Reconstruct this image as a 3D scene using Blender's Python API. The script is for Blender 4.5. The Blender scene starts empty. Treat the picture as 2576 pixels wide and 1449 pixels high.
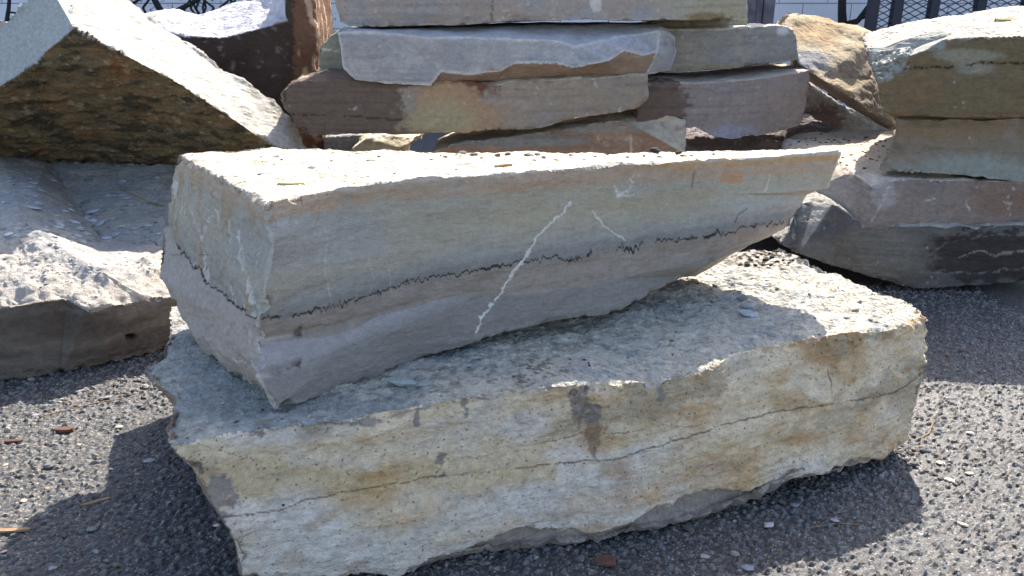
import bpy, math, random
import numpy as np
from mathutils import Vector
from mathutils.bvhtree import BVHTree
import bmesh

# ---------------------------------------------------------------- camera, sky, sun, exposure
scene = bpy.context.scene
COL = scene.collection
CAM = np.array([0.0, 0.0, 1.05]); PITCH = math.radians(20); FPX = 2012.0
cd = bpy.data.cameras.new("camera"); cam = bpy.data.objects.new("camera", cd); COL.objects.link(cam)
cam.location = CAM; cam.rotation_euler = (math.radians(90) - PITCH, 0, 0)
cd.sensor_width = 36; cd.lens = 36 * FPX / 2576; cd.clip_end = 500; cd.clip_start = 0.02
cd.dof.use_dof = False; cd.dof.focus_distance = 1.75; cd.dof.aperture_fstop = 40.0
scene.camera = cam
SUN = Vector((0.32, 0.96, 1.0)).normalized()
world = bpy.data.worlds.new("World"); scene.world = world; world.use_nodes = True
wn = world.node_tree.nodes; wl = world.node_tree.links; wn.clear()
sky = wn.new("ShaderNodeTexSky"); sky.sky_type = 'NISHITA'; sky.sun_disc = False
sky.sun_elevation = math.asin(SUN.z); sky.sun_rotation = math.atan2(SUN.x, SUN.y)
sky.air_density = 1.0; sky.dust_density = 2.0; sky.ozone_density = 1.0
bg = wn.new("ShaderNodeBackground"); bg.inputs[1].default_value = 0.15
wo = wn.new("ShaderNodeOutputWorld"); wl.new(sky.outputs[0], bg.inputs[0]); wl.new(bg.outputs[0], wo.inputs[0])
sd = bpy.data.lights.new("sun", 'SUN'); sd.energy = 5.0; sd.angle = math.radians(0.5); sd.color = (1.0, 0.935, 0.84)
so = bpy.data.objects.new("sun", sd); COL.objects.link(so); so.rotation_euler = SUN.to_track_quat('Z', 'Y').to_euler()
scene.view_settings.view_transform = 'Standard'; scene.view_settings.look = 'None'
scene.view_settings.exposure = 1.15; scene.view_settings.gamma = 1.0

# ---------------------------------------------------------------- numeric helpers
rng = np.random.RandomState(7); random.seed(7)
_ct, _st = math.cos(PITCH), math.sin(PITCH)
def ray(x, y):
    a = (x - 1288) / FPX; b = -(y - 724.5) / FPX
    return np.array([a, _ct + b * _st, -_st + b * _ct])
def PY(x, y, Y):                      # a measured point of the photograph, at distance Y
    r = ray(x, y); return CAM + r * (Y / r[1])
def PZ(x, y, z):                      # the same, at height z
    r = ray(x, y); return CAM + r * ((z - CAM[2]) / r[2])
def proj(P):                          # where points were measured (to place stains authored on the photo's faces)
    d = P - CAM
    w = d[:, 1] * _ct - d[:, 2] * _st; u = d[:, 1] * _st + d[:, 2] * _ct
    return 1288 + FPX * d[:, 0] / w, 724.5 - FPX * u / w
def lin(c):
    c = np.asarray(c, float) / 255.0
    return np.where(c <= 0.04045, c / 12.92, ((c + 0.055) / 1.055) ** 2.4)
_G = rng.normal(size=(256, 3)); _G /= np.linalg.norm(_G, axis=1)[:, None]
def _hash(i, j, k, s=0):
    with np.errstate(over='ignore'):
        h = i.astype(np.uint32) * np.uint32(374761393) + j.astype(np.uint32) * np.uint32(668265263) + k.astype(np.uint32) * np.uint32(2147483647) + np.uint32((s * 974711) & 0xffffffff)
        h = (h ^ (h >> np.uint32(13))) * np.uint32(1274126177)
        return h ^ (h >> np.uint32(16))
_G32 = _G.astype(np.float32)
def noise(p, seed=0):
    f = np.floor(p); fr = (p - f).astype(np.float32); f = f.astype(np.int32).astype(np.int64) & 0xffffffff
    i, j, k = f[:, 0].astype(np.uint32), f[:, 1].astype(np.uint32), f[:, 2].astype(np.uint32)
    u = fr * fr * fr * (fr * (fr * 6 - 15) + 10); out = np.zeros(len(p), np.float32)
    A, B, C = np.uint32(374761393), np.uint32(668265263), np.uint32(2147483647); S0 = np.uint32((seed * 974711) & 0xffffffff)
    with np.errstate(over='ignore'):
        ia = (i * A, (i + np.uint32(1)) * A); jb = (j * B, (j + np.uint32(1)) * B); kc = (k * C + S0, (k + np.uint32(1)) * C + S0)
        for a in (0, 1):
            dx = fr[:, 0] - a; wx = u[:, 0] if a else 1 - u[:, 0]
            for b in (0, 1):
                dy = fr[:, 1] - b; wxy = wx * (u[:, 1] if b else 1 - u[:, 1]); hab = ia[a] + jb[b]
                for c in (0, 1):
                    h = hab + kc[c]; h = (h ^ (h >> np.uint32(13))) * np.uint32(1274126177); h ^= h >> np.uint32(16)
                    g = _G32[h & np.uint32(255)]
                    out += (g[:, 0] * dx + g[:, 1] * dy + g[:, 2] * (fr[:, 2] - c)) * wxy * (u[:, 2] if c else 1 - u[:, 2])
    return out.astype(np.float64) * 1.6
def fbm(p, o=4, seed=0, gain=0.5):
    s = np.zeros(len(p)); a = 1.0; q = p.copy()
    for n in range(o):
        s += a * noise(q, seed + n * 17); a *= gain; q = q * 2.03 + 3.7
    return s
def worley(p, seed=0):
    f = np.floor(p); best = np.full(len(p), 9.0); second = np.full(len(p), 9.0); bid = np.zeros(len(p))
    for a in (-1, 0, 1):
        for b in (-1, 0, 1):
            i, j = (f[:, 0] + a).astype(np.int64) & 0xffffffff, (f[:, 1] + b).astype(np.int64) & 0xffffffff; z = np.zeros_like(i)
            h = _hash(i, j, z, seed); h2 = _hash(i, j, z, seed + 5)
            dx = f[:, 0] + a + (h & 1023) / 1023.0 - p[:, 0]; dy = f[:, 1] + b + (h2 & 1023) / 1023.0 - p[:, 1]
            d = np.sqrt(dx * dx + dy * dy); id_ = ((h >> 10) & 1023) / 1023.0
            m = d < best
            second = np.where(m, best, np.minimum(second, d)); bid = np.where(m, id_, bid); best = np.where(m, d, best)
    return best, second, bid
def sstep(a, b, x):
    t = np.clip((x - a) / (b - a), 0, 1); return t * t * (3 - 2 * t)
def terrace(x, n, sharp=0.25):
    y = x * n; f = np.floor(y); r = y - f
    return (f + sstep(0.5 - sharp, 0.5 + sharp, r)) / n
def polydist(x, y, pts):
    d = np.full(len(x), 1e9)
    for (x0, y0), (x1, y1) in zip(pts[:-1], pts[1:]):
        vx, vy = x1 - x0, y1 - y0; L = vx * vx + vy * vy + 1e-9
        t = np.clip(((x - x0) * vx + (y - y0) * vy) / L, 0, 1)
        d = np.minimum(d, np.hypot(x - x0 - t * vx, y - y0 - t * vy))
    return d
def interp(x, pts):
    p = np.array(pts, float); return np.interp(x, p[:, 0], p[:, 1])

# ---------------------------------------------------------------- mesh helpers
def triangulate(V, F):
    bm = bmesh.new(); vs = [bm.verts.new(v) for v in V]; lay = bm.faces.layers.int.new("f")
    for k, f in enumerate(F):
        fa = bm.faces.new([vs[i] for i in f]); fa[lay] = k
    bm.verts.index_update(); bm.normal_update()
    edges = [(e.verts[0].index, e.verts[1].index) for e in bm.edges
             if (not e.is_manifold) or e.calc_face_angle(0) > math.radians(28)]
    bmesh.ops.recalc_face_normals(bm, faces=bm.faces[:])
    bmesh.ops.triangulate(bm, faces=bm.faces[:], quad_method='BEAUTY', ngon_method='BEAUTY')
    T = np.array([[v.index for v in f.verts] for f in bm.faces]); K = np.array([f[lay] for f in bm.faces])
    bm.free(); return np.array(V, float), T, K, edges
def refine(V, T, K, L):
    """split long edges until every triangle of cage face k has edges under L[k]"""
    for _ in range(40):
        E = np.sort(np.concatenate([T[:, [0, 1]], T[:, [1, 2]], T[:, [2, 0]]]), axis=1)
        key = E[:, 0].astype(np.int64) * len(V) + E[:, 1]
        uk, idx, inv = np.unique(key, return_index=True, return_inverse=True)
        U = E[idx]; ln = np.linalg.norm(V[U[:, 0]] - V[U[:, 1]], axis=1)
        n = len(T); tl = ln[inv].reshape(3, n).T; mx = tl.max(1)
        want = (tl > L[K][:, None]) & (tl >= 0.72 * mx[:, None])
        mark = np.zeros(len(U), bool); np.logical_or.at(mark, inv, want.T.reshape(-1))
        if not mark.any(): break
        mid = np.full(len(U), -1); mid[mark] = len(V) + np.arange(mark.sum())
        V = np.concatenate([V, 0.5 * (V[U[mark, 0]] + V[U[mark, 1]])])
        m = mid[inv].reshape(3, n).T
        out = []; ko = []
        c = (m >= 0).sum(1)
        out.append(T[c == 0]); ko.append(K[c == 0])
        for r in range(3):
            a, b, d = T[:, r], T[:, (r + 1) % 3], T[:, (r + 2) % 3]
            ma, mb = m[:, r], m[:, (r + 1) % 3]
            s = (c == 1) & (ma >= 0)
            out += [np.stack([a, ma, d], 1)[s], np.stack([ma, b, d], 1)[s]]; ko += [K[s]] * 2
            s = (c == 2) & (ma >= 0) & (mb >= 0)
            out += [np.stack([ma, b, mb], 1)[s], np.stack([a, ma, mb], 1)[s], np.stack([a, mb, d], 1)[s]]; ko += [K[s]] * 3
        s = c == 3
        out += [np.stack(q, 1)[s] for q in ((T[:, 0], m[:, 0], m[:, 2]), (m[:, 0], T[:, 1], m[:, 1]), (m[:, 2], m[:, 1], T[:, 2]), (m[:, 0], m[:, 1], m[:, 2]))]
        ko += [K[s]] * 4
        T = np.concatenate(out); K = np.concatenate(ko)
    return V, T, K
def vnormals(V, T):
    fn = np.cross(V[T[:, 1]] - V[T[:, 0]], V[T[:, 2]] - V[T[:, 0]])
    N = np.zeros_like(V)
    for i in range(3):
        for c in range(3): N[:, c] += np.bincount(T[:, i], fn[:, c], len(V))
    return N / (np.linalg.norm(N, axis=1)[:, None] + 1e-12)
def mesh_from(name, V, T, mat, color=None, smooth=True):
    me = bpy.data.meshes.new(name)
    me.vertices.add(len(V)); me.vertices.foreach_set("co", np.ascontiguousarray(V, np.float32).ravel())
    me.loops.add(3 * len(T)); me.loops.foreach_set("vertex_index", np.ascontiguousarray(T, np.int32).ravel())
    me.polygons.add(len(T)); me.polygons.foreach_set("loop_start", np.arange(0, 3 * len(T), 3, dtype=np.int32))
    me.update(calc_edges=True)
    me.polygons.foreach_set("use_smooth", np.full(len(T), smooth))
    if color is not None:
        at = me.color_attributes.new("tint", 'FLOAT_COLOR', 'POINT')
        at.data.foreach_set("color", np.concatenate([np.clip(color, 0, 1), np.ones((len(V), 1))], 1).astype(np.float32).ravel())
    if smooth: me.set_sharp_from_angle(angle=math.radians(36))
    me.materials.append(mat); return me
def link(name, me, parent=None):
    o = bpy.data.objects.new(name, me); COL.objects.link(o)
    if parent: o.parent = parent
    return o
def tag(o, label=None, cat=None, group=None, kind=None):
    if label: o["label"] = label
    if cat: o["category"] = cat
    if group: o["group"] = group
    if kind: o["kind"] = kind
    return o
def polymesh(name, V, F, mat, smooth=False):
    me = bpy.data.meshes.new(name); me.from_pydata([tuple(v) for v in V], [], F); me.materials.append(mat)
    me.polygons.foreach_set("use_smooth", [smooth] * len(me.polygons)); me.update(); return me

# ---------------------------------------------------------------- materials
def stone_mat(name, bump=0.5, scale=60.0, streak=(1, 1, 1), speck=0.25, rough=0.88, fine=220.0, dist=0.004):
    m = bpy.data.materials.new(name); m.use_nodes = True; N = m.node_tree.nodes; L = m.node_tree.links
    b = N["Principled BSDF"]; b.inputs["Roughness"].default_value = rough
    b.inputs["Specular IOR Level"].default_value = 0.25
    at = N.new("ShaderNodeAttribute"); at.attribute_name = "tint"
    tc = N.new("ShaderNodeTexCoord"); mp = N.new("ShaderNodeMapping"); mp.inputs[3].default_value = streak
    L.new(tc.outputs["Object"], mp.inputs[0])
    n1 = N.new("ShaderNodeTexNoise"); n1.inputs["Scale"].default_value = scale; n1.inputs["Detail"].default_value = 8; n1.inputs["Roughness"].default_value = 0.68
    n2 = N.new("ShaderNodeTexNoise"); n2.inputs["Scale"].default_value = fine; n2.inputs["Detail"].default_value = 4
    L.new(mp.outputs[0], n1.inputs[0]); L.new(mp.outputs[0], n2.inputs[0])
    r1 = N.new("ShaderNodeMapRange"); r1.inputs[1].default_value = 0.3; r1.inputs[2].default_value = 0.7
    r1.inputs[3].default_value = 1 - speck; r1.inputs[4].default_value = 1 + speck
    L.new(n1.outputs[0], r1.inputs[0])
    r2 = N.new("ShaderNodeMapRange"); r2.inputs[1].default_value = 0.3; r2.inputs[2].default_value = 0.7
    r2.inputs[3].default_value = 1 - speck * .6; r2.inputs[4].default_value = 1 + speck * .6
    L.new(n2.outputs[0], r2.inputs[0])
    mu = N.new("ShaderNodeMath"); mu.operation = 'MULTIPLY'; L.new(r1.outputs[0], mu.inputs[0]); L.new(r2.outputs[0], mu.inputs[1])
    vm = N.new("ShaderNodeVectorMath"); vm.operation = 'SCALE'; L.new(at.outputs["Color"], vm.inputs[0]); L.new(mu.outputs[0], vm.inputs["Scale"])
    L.new(vm.outputs[0], b.inputs["Base Color"])
    ad = N.new("ShaderNodeMath"); ad.operation = 'MULTIPLY_ADD'; ad.inputs[1].default_value = 0.35
    L.new(n2.outputs[0], ad.inputs[0]); L.new(n1.outputs[0], ad.inputs[2])
    bp = N.new("ShaderNodeBump"); bp.inputs["Strength"].default_value = bump; bp.inputs["Distance"].default_value = dist
    L.new(ad.outputs[0], bp.inputs["Height"]); L.new(bp.outputs[0], b.inputs["Normal"])
    return m
def flat_mat(name, col, rough=0.8, var=0.3, scale=8.0, bump=0.2, dist=0.003):
    m = bpy.data.materials.new(name); m.use_nodes = True; N = m.node_tree.nodes; L = m.node_tree.links
    b = N["Principled BSDF"]; b.inputs["Roughness"].default_value = rough
    tc = N.new("ShaderNodeTexCoord"); n = N.new("ShaderNodeTexNoise"); n.inputs["Scale"].default_value = scale; n.inputs["Detail"].default_value = 8
    L.new(tc.outputs["Object"], n.inputs[0])
    r = N.new("ShaderNodeValToRGB"); e = r.color_ramp.elements
    e[0].position = .3; e[1].position = .7
    e[0].color = tuple(np.array(col) * (1 - var)) + (1,); e[1].color = tuple(np.clip(np.array(col) * (1 + var), 0, 1)) + (1,)
    L.new(n.outputs[0], r.inputs[0]); L.new(r.outputs[0], b.inputs["Base Color"])
    bp = N.new("ShaderNodeBump"); bp.inputs["Strength"].default_value = bump; bp.inputs["Distance"].default_value = dist
    L.new(n.outputs[0], bp.inputs["Height"]); L.new(bp.outputs[0], b.inputs["Normal"])
    return m
M_smooth = stone_mat("sawn_limestone", bump=1.0, scale=38, streak=(1, 1, 1.5), speck=0.17, fine=150, dist=.012)
M_main = stone_mat("banded_limestone", bump=0.9, scale=60, streak=(1, 1, 1.8), speck=0.13, fine=260, dist=.006)
M_rough = stone_mat("weathered_limestone", bump=1.0, scale=52, streak=(1, 1, 1.7), speck=0.22, fine=210, dist=0.010)
M_dirty = stone_mat("earthy_limestone", bump=0.8, scale=42, streak=(1, 1, 1.6), speck=0.2, fine=170, dist=0.008)

# ---------------------------------------------------------------- stone builder
STONES = {}
def stone(name, V, F, mat, paint, L=0.012, Lface=None, amp=0.006, scale=9.0, zs=2.0, chip=0.02, chipr=0.035,
          terr=0.0, seed=0, label=None, cat="stone block", group=None, key=None, extra=None, sharp_top=True):
    """paint(ctx)->rgb linear; extra(ctx)->extra displacement along the normal (m)"""
    V, T, K, edges = triangulate(V, F)
    cageV = V.copy()
    Larr = np.full(len(F), L)
    if Lface:
        for k, v in Lface.items(): Larr[k] = v
    V, T, K = refine(V, T, K, Larr)
    N = vnormals(V, T)
    fn = np.cross(V[T[:, 1]] - V[T[:, 0]], V[T[:, 2]] - V[T[:, 0]]); area = np.linalg.norm(fn, axis=1)
    vk = np.zeros(len(V), int)
    for i in (2, 1, 0): vk[T[:, i]] = K
    # distance to the sharp edges of the block
    de = np.full(len(V), 1e9)
    for a, b in edges:
        A, B = cageV[a], cageV[b]; d = B - A; l2 = d @ d + 1e-12
        t = np.clip(((V - A) @ d) / l2, 0, 1)
        de = np.minimum(de, np.linalg.norm(V - A - t[:, None] * d, axis=1))
    S = np.array([1, 1, zs]); q = V * S
    disp = amp * fbm(q * scale, 5, seed)
    up = np.clip(N[:, 2], 0, 1)
    if terr:
        disp += up ** 2 * terr * (terrace(fbm(V * np.array([5, 7, 5]), 5, seed + 50, .55) , 4, 0.06) + 0.25 * terrace(fbm(V * np.array([16, 22, 10]), 4, seed + 60, .6), 3, .08))
    c = .9 * np.clip(fbm(V * 28, 4, seed + 9) + .05, 0, 1.2) + 1.3 * np.clip(fbm(V * 9, 3, seed + 19) - .12, 0, 1)
    disp -= chip * c * (1 - sstep(0, chipr, de)) 
    disp -= 0.10 * chip * (1 - sstep(0, 0.006, de))
    px, py = proj(V)
    ctx = dict(P=V, N=N, px=px, py=py, k=vk, de=de, seed=seed, up=up, n1=fbm(V * 6, 5, seed + 70), n2=fbm(q * 22, 4, seed + 80), n3=fbm(V * 70, 3, seed + 90))
    if extra: disp += extra(ctx)
    colr = paint(ctx) * np.array([1.03, .985, .935])
    V2 = V + N * disp[:, None]
    V2[:, 2] = np.maximum(V2[:, 2], 0.002)
    org = np.array([cageV[:, 0].mean(), cageV[:, 1].mean(), max(0.0, cageV[:, 2].min())])
    me = mesh_from(name, V2 - org, T, mat, colr)
    o = link(name, me); o.location = org
    tag(o, label, cat, group)
    if key: STONES[key] = (BVHTree.FromPolygons([tuple(v) for v in V2], T.tolist()), V2)
    return o
def extrude_shell(vis, faces, back, shrink=0.0):
    """visible faces + a body behind them"""
    V = [np.array(v, float) for v in vis]; cnt = {}
    for f in faces:
        for a, b in zip(f, f[1:] + f[:1]): cnt[(a, b)] = 1
    bd = {a: b for (a, b) in cnt if (b, a) not in cnt}
    loop = [next(iter(bd))]
    while bd[loop[-1]] != loop[0]: loop.append(bd[loop[-1]])
    c = np.mean([V[i] for i in loop], axis=0); n0 = len(V)
    for i in loop:
        p = V[i] + np.array(back); p = p + (c + np.array(back) - p) * shrink
        p[2] = max(p[2], 0.0); V.append(p)
    F = [list(f) for f in faces]; n = len(loop)
    for k in range(n):
        F.append([loop[k], n0 + k, n0 + (k + 1) % n, loop[(k + 1) % n]])
    F.append([n0 + k for k in reversed(range(n))][::1])
    return V, F
def orient(F, V):
    """make neighbouring faces consistent by flood fill"""
    F = [list(f) for f in F]; done = {0}; stack = [0]
    def ed(f): return list(zip(f, f[1:] + f[:1]))
    while stack:
        i = stack.pop(); ei = set(ed(F[i]))
        for j in range(len(F)):
            if j in done: continue
            ej = ed(F[j])
            same = any(e in ei for e in ej); opp = any((b, a) in ei for a, b in ej)
            if same or opp:
                if same: F[j].reverse()
                done.add(j); stack.append(j)
    return F
def slab(key, name, front, back, mat=M_smooth, shrink=0.0, **kw):
    pts = [PY(*p) for p in front]
    V, F = extrude_shell(pts, [list(range(len(pts)))], back, shrink)
    Lf = {0: kw.get("L", .012), len(F) - 1: .06}
    for k in range(1, len(F) - 1):
        a, b, c = [np.array(V[i]) for i in F[k][:3]]; nz = np.cross(b - a, c - a); nz /= np.linalg.norm(nz) + 1e-9
        Lf[k] = kw.get("L", .012) * (1.0 if abs(nz[2]) > .5 and V[F[k][0]][2] > np.mean([v[2] for v in V]) else 2.2)
    kw.setdefault("Lface", Lf)
    return stone(name, V, F, mat, key=key, **kw)
def base_paint(base, alt=None, alt_t=(0.0, 0.5), top=None, spots=(), speckle=0.12, streaks=0.0, lines=(), edge=None):
    base = lin(base); alt_c = lin(alt) if alt is not None else None
    def f(c):
        n = len(c["px"]); C = np.tile(base, (n, 1))
        if alt_c is not None:
            t = sstep(alt_t[0], alt_t[1], c["n1"] + .35 * c["n2"])[:, None]; C = C * (1 - t) + alt_c * t
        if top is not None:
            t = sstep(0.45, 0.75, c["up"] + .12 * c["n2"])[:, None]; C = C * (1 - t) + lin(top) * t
        for (x, y, rx, ry, col, soft) in spots:
            r = np.hypot((c["px"] - x) / rx, (c["py"] - y) / ry) + .35 * c["n1"] + .3 * c["n2"] + .12 * c["n3"]
            t = (1 - sstep(1 - soft, 1 + soft, r))[:, None]; C = C * (1 - t) + lin(col) * t
        for (pts, w, col, wob) in lines:
            d = polydist(c["px"] + wob * c["n3"], c["py"] + wob * c["n2"], pts) + w * .9 * c["n3"]
            t = (1 - sstep(w * .5, w, d))[:, None]; C = C * (1 - t) + lin(col) * t
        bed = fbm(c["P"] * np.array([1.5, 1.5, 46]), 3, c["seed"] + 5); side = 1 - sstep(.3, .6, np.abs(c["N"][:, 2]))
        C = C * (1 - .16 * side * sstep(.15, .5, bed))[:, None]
        nick = sstep(.62, .78, .55 * c["n3"] + .55 * fbm(c["P"] * 14, 3, c["seed"] + 33)) * .45; C = C + (lin((215, 210, 202)) - C) * nick[:, None]
        el = (1 - sstep(.001, .009, c["de"] + .007 * c["n2"])) * .4; C = C + (np.clip(C * 1.5, 0, .7) - C) * el[:, None]
        if edge is not None:
            t = ((1 - sstep(0.002, 0.014, c["de"] + .006 * c["n2"])) * .7)[:, None]; C = C * (1 - t) + lin(edge) * t
        return C * (1 + speckle * (c["n2"] + .6 * c["n3"]))[:, None]
    return f
def rings_mesh(R):
    n = len(R[0]); V = [v for r in R for v in r]; F = [list(range(n))]
    for k in range(len(R) - 1):
        for i in range(n):
            j = (i + 1) % n; F.append([k * n + i, (k + 1) * n + i, (k + 1) * n + j, k * n + j])
    F.append([(len(R) - 1) * n + i for i in reversed(range(n))]); return V, F

# ================================================================ GROUND
def axis(a, b, step, far):
    x = list(np.arange(a, b, step)); s = step; v = x[-1]
    while v < far: s *= 1.35; v += s; x.append(v)
    s = step; v = x[0]
    while v > -far: s *= 1.35; v -= s; x.insert(0, v)
    return np.array(x)
gx = axis(-1.5, 1.75, 0.0044, 90); gy = axis(1.15, 2.9, 0.0044, 90)
GX, GY = np.meshgrid(gx, gy); nx, ny = len(gx), len(gy)
P = np.stack([GX.ravel(), GY.ravel(), np.zeros(nx * ny)], 1)
near = ((P[:, 0] > -1.55) & (P[:, 0] < 1.8) & (P[:, 1] > 1.1) & (P[:, 1] < 2.95))
h = np.zeros(len(P)); q = P[near]
wq = q[:, :2] + .004 * np.stack([noise(q * 60), noise(q * 60 + 9)], 1)
f1, f2, cid = worley(wq * np.array([58, 66]), 3); g1, g2, gid = worley(wq * np.array([115, 132]), 13)
s1 = 1.15 * (1 - sstep(.12, .5, f1)) * np.where(cid > .35, .35 + .65 * cid, .1)
s2 = (1 - sstep(.15, .55, g1)) * (.3 + .5 * gid)
h[near] = .0075 * np.maximum(s1, s2 * .6) + .0012 * noise(q * 110, 5) + .005 * fbm(q * 4, 3, 8)
st_ = np.maximum(s1 > .3, 0) * 1.0
gcn = lin((66, 65, 66)) * (1 + .3 * fbm(q * 3, 4, 4) + .2 * noise(q * 30, 44))[:, None]
sc1 = lin((122, 119, 116)) * (.45 + 1.0 * ((cid * 37) % 1.0))[:, None] * np.stack([1 + .12 * np.sin(cid * 90), np.ones(len(cid)), 1 - .12 * np.sin(cid * 90)], 1)
sc2 = lin((110, 108, 106)) * (.45 + .9 * ((gid * 29) % 1.0))[:, None]
t1 = sstep(.18, .4, s1)[:, None]; t2 = sstep(.15, .35, s2)[:, None] * .8
gcn = gcn * (1 - t2) + sc2 * t2; gcn = (gcn * (1 - t1) + sc1 * t1) * (.62 + .18 * fbm(q * 1.6, 3, 54)[:, None])
P[:, 2] = h - .002
gc = np.tile(lin((68, 66, 66)), (len(P), 1))
gc[near] = gcn
idx = np.arange(nx * ny).reshape(ny, nx)
a, b, c_, d = idx[:-1, :-1].ravel(), idx[:-1, 1:].ravel(), idx[1:, 1:].ravel(), idx[1:, :-1].ravel()
T = np.concatenate([np.stack([a, b, c_], 1), np.stack([a, c_, d], 1)])
def asphalt_mat():
    m = stone_mat("worn_asphalt", bump=1.0, scale=120, speck=0.25, fine=340, rough=0.58, dist=0.003); m.node_tree.nodes["Principled BSDF"].inputs["Specular IOR Level"].default_value = .6
    N = m.node_tree.nodes; L = m.node_tree.links; b = N["Principled BSDF"]; tc = N["Texture Coordinate"]
    basecol = b.inputs["Base Color"].links[0].from_socket; bump0 = b.inputs["Normal"].links[0].from_node
    prev = basecol; hprev = None
    for sc, th, amt in ((190, .55, .6),):
        v = N.new("ShaderNodeTexVoronoi"); v.inputs["Scale"].default_value = sc; v.inputs["Randomness"].default_value = 1.0
        nz = N.new("ShaderNodeTexNoise"); nz.inputs["Scale"].default_value = sc * 1.3; L.new(tc.outputs["Object"], nz.inputs[0])
        wm = N.new("ShaderNodeVectorMath"); wm.operation = 'MULTIPLY_ADD'; wm.inputs[1].default_value = (.7 / sc,) * 3
        L.new(nz.outputs["Color"], wm.inputs[0]); L.new(tc.outputs["Object"], wm.inputs[2]); L.new(wm.outputs[0], v.inputs["Vector"])
        sp = N.new("ShaderNodeSeparateColor"); L.new(v.outputs["Color"], sp.inputs[0])
        rr = N.new("ShaderNodeValToRGB"); el = rr.color_ramp.elements
        cols = [(0, (58, 54, 54)), (.3, (118, 108, 100)), (.55, (160, 146, 130)), (.8, (128, 128, 134)), (1, (205, 198, 188))]
        el[0].color = tuple(lin(cols[0][1])) + (1,); el[1].color = tuple(lin(cols[-1][1])) + (1,)
        for p_, c_ in cols[1:-1]:
            e = el.new(p_); e.color = tuple(lin(c_)) + (1,)
        L.new(sp.outputs[0], rr.inputs[0])
        gt = N.new("ShaderNodeMath"); gt.operation = 'GREATER_THAN'; gt.inputs[1].default_value = th; L.new(sp.outputs[1], gt.inputs[0])
        dd = N.new("ShaderNodeMapRange"); dd.inputs[1].default_value = .52; dd.inputs[2].default_value = .40; dd.inputs[3].default_value = 0; dd.inputs[4].default_value = amt
        L.new(v.outputs["Distance"], dd.inputs[0])
        mm = N.new("ShaderNodeMath"); mm.operation = 'MULTIPLY'; L.new(gt.outputs[0], mm.inputs[0]); L.new(dd.outputs[0], mm.inputs[1])
        mx = N.new("ShaderNodeMix"); mx.data_type = 'RGBA'; L.new(mm.outputs[0], mx.inputs[0]); L.new(prev, mx.inputs[6]); L.new(rr.outputs[0], mx.inputs[7]); prev = mx.outputs[2]
        bp = N.new("ShaderNodeBump"); bp.inputs["Strength"].default_value = 1.0; bp.inputs["Distance"].default_value = .16 / sc
        L.new(mm.outputs[0], bp.inputs["Height"])
        if hprev: L.new(hprev, bp.inputs["Normal"])
        hprev = bp.outputs[0]
    L.new(prev, b.inputs["Base Color"]); L.new(hprev, bump0.inputs["Normal"])
    return m
M_ground = asphalt_mat()
o = link("ground", mesh_from("ground", P, T, M_ground, gc)); o["kind"] = "structure"

# loose gravel: uncountable
def blob_mesh(cx, cy, cz, s, flat, rot, n=7, r=None):
    r = r or random
    pts = []
    for lev, (zz, rad) in enumerate(((-.5, .75), (.1, 1.0), (.5, .62))):
        for k in range(n):
            a = 2 * math.pi * k / n + lev * .3
            R = rad * (.78 + .4 * r.random())
            x, y = R * math.cos(a), R * math.sin(a) * (.65)
            pts.append((cx + s * (x * math.cos(rot) - y * math.sin(rot)), cy + s * (x * math.sin(rot) + y * math.cos(rot)), cz + s * flat * zz * (.85 + .3 * r.random())))
    F = []
    for lev in range(2):
        for k in range(n):
            A, B = lev * n + k, lev * n + (k + 1) % n
            F += [(A, B, B + n), (A, B + n, A + n)]
    pts.append((cx, cy, cz + s * flat * .6)); t_ = len(pts) - 1
    for k in range(n): F.append((2 * n + k, 2 * n + (k + 1) % n, t_))
    return pts, F
VV, FF, CC = [], [], []
pal = [lin(c) for c in ((205, 200, 190), (150, 148, 150), (118, 112, 108), (170, 150, 130), (190, 178, 160), (135, 138, 146), (140, 125, 112))]
for k in range(4200):
    x = random.uniform(-1.7, 1.9); y = 1.1 + 2.3 * random.random() ** 1.4
    if random.random() < .2:
        t_ = random.random(); x = -.45 + 1.45 * t_ + random.gauss(0, .03); y = 1.24 + .5 * t_ - abs(random.gauss(0, .06))
    elif random.random() < .06: x = random.uniform(-1.5, -.7); y = 2.1 - abs(random.gauss(0, .08))
    elif random.random() < .06: x = random.uniform(.9, 1.7); y = 2.85 - abs(random.gauss(0, .08))
    s = .003 + .0055 * random.random() ** 2.5 + (.009 * random.random() if random.random() < .06 else 0)
    pts, F = blob_mesh(x, y, s * .16, s, .5 + .3 * random.random(), random.uniform(-1.0, 1.0) if random.random() < .8 else random.random() * 6, 6)
    n0 = len(VV); VV += pts; FF += [tuple(i + n0 for i in f) for f in F]
    CC += [pal[random.randrange(len(pal))] * random.uniform(.32, .62)] * len(pts)
M_pebble = stone_mat("pebble_stone", bump=.4, scale=90, speck=.15)
o = link("gravel", mesh_from("gravel", np.array(VV), np.array(FF), M_pebble, np.array(CC), smooth=False))
tag(o, "loose pale and grey grit scattered over the asphalt", "gravel", kind="stuff")

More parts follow.
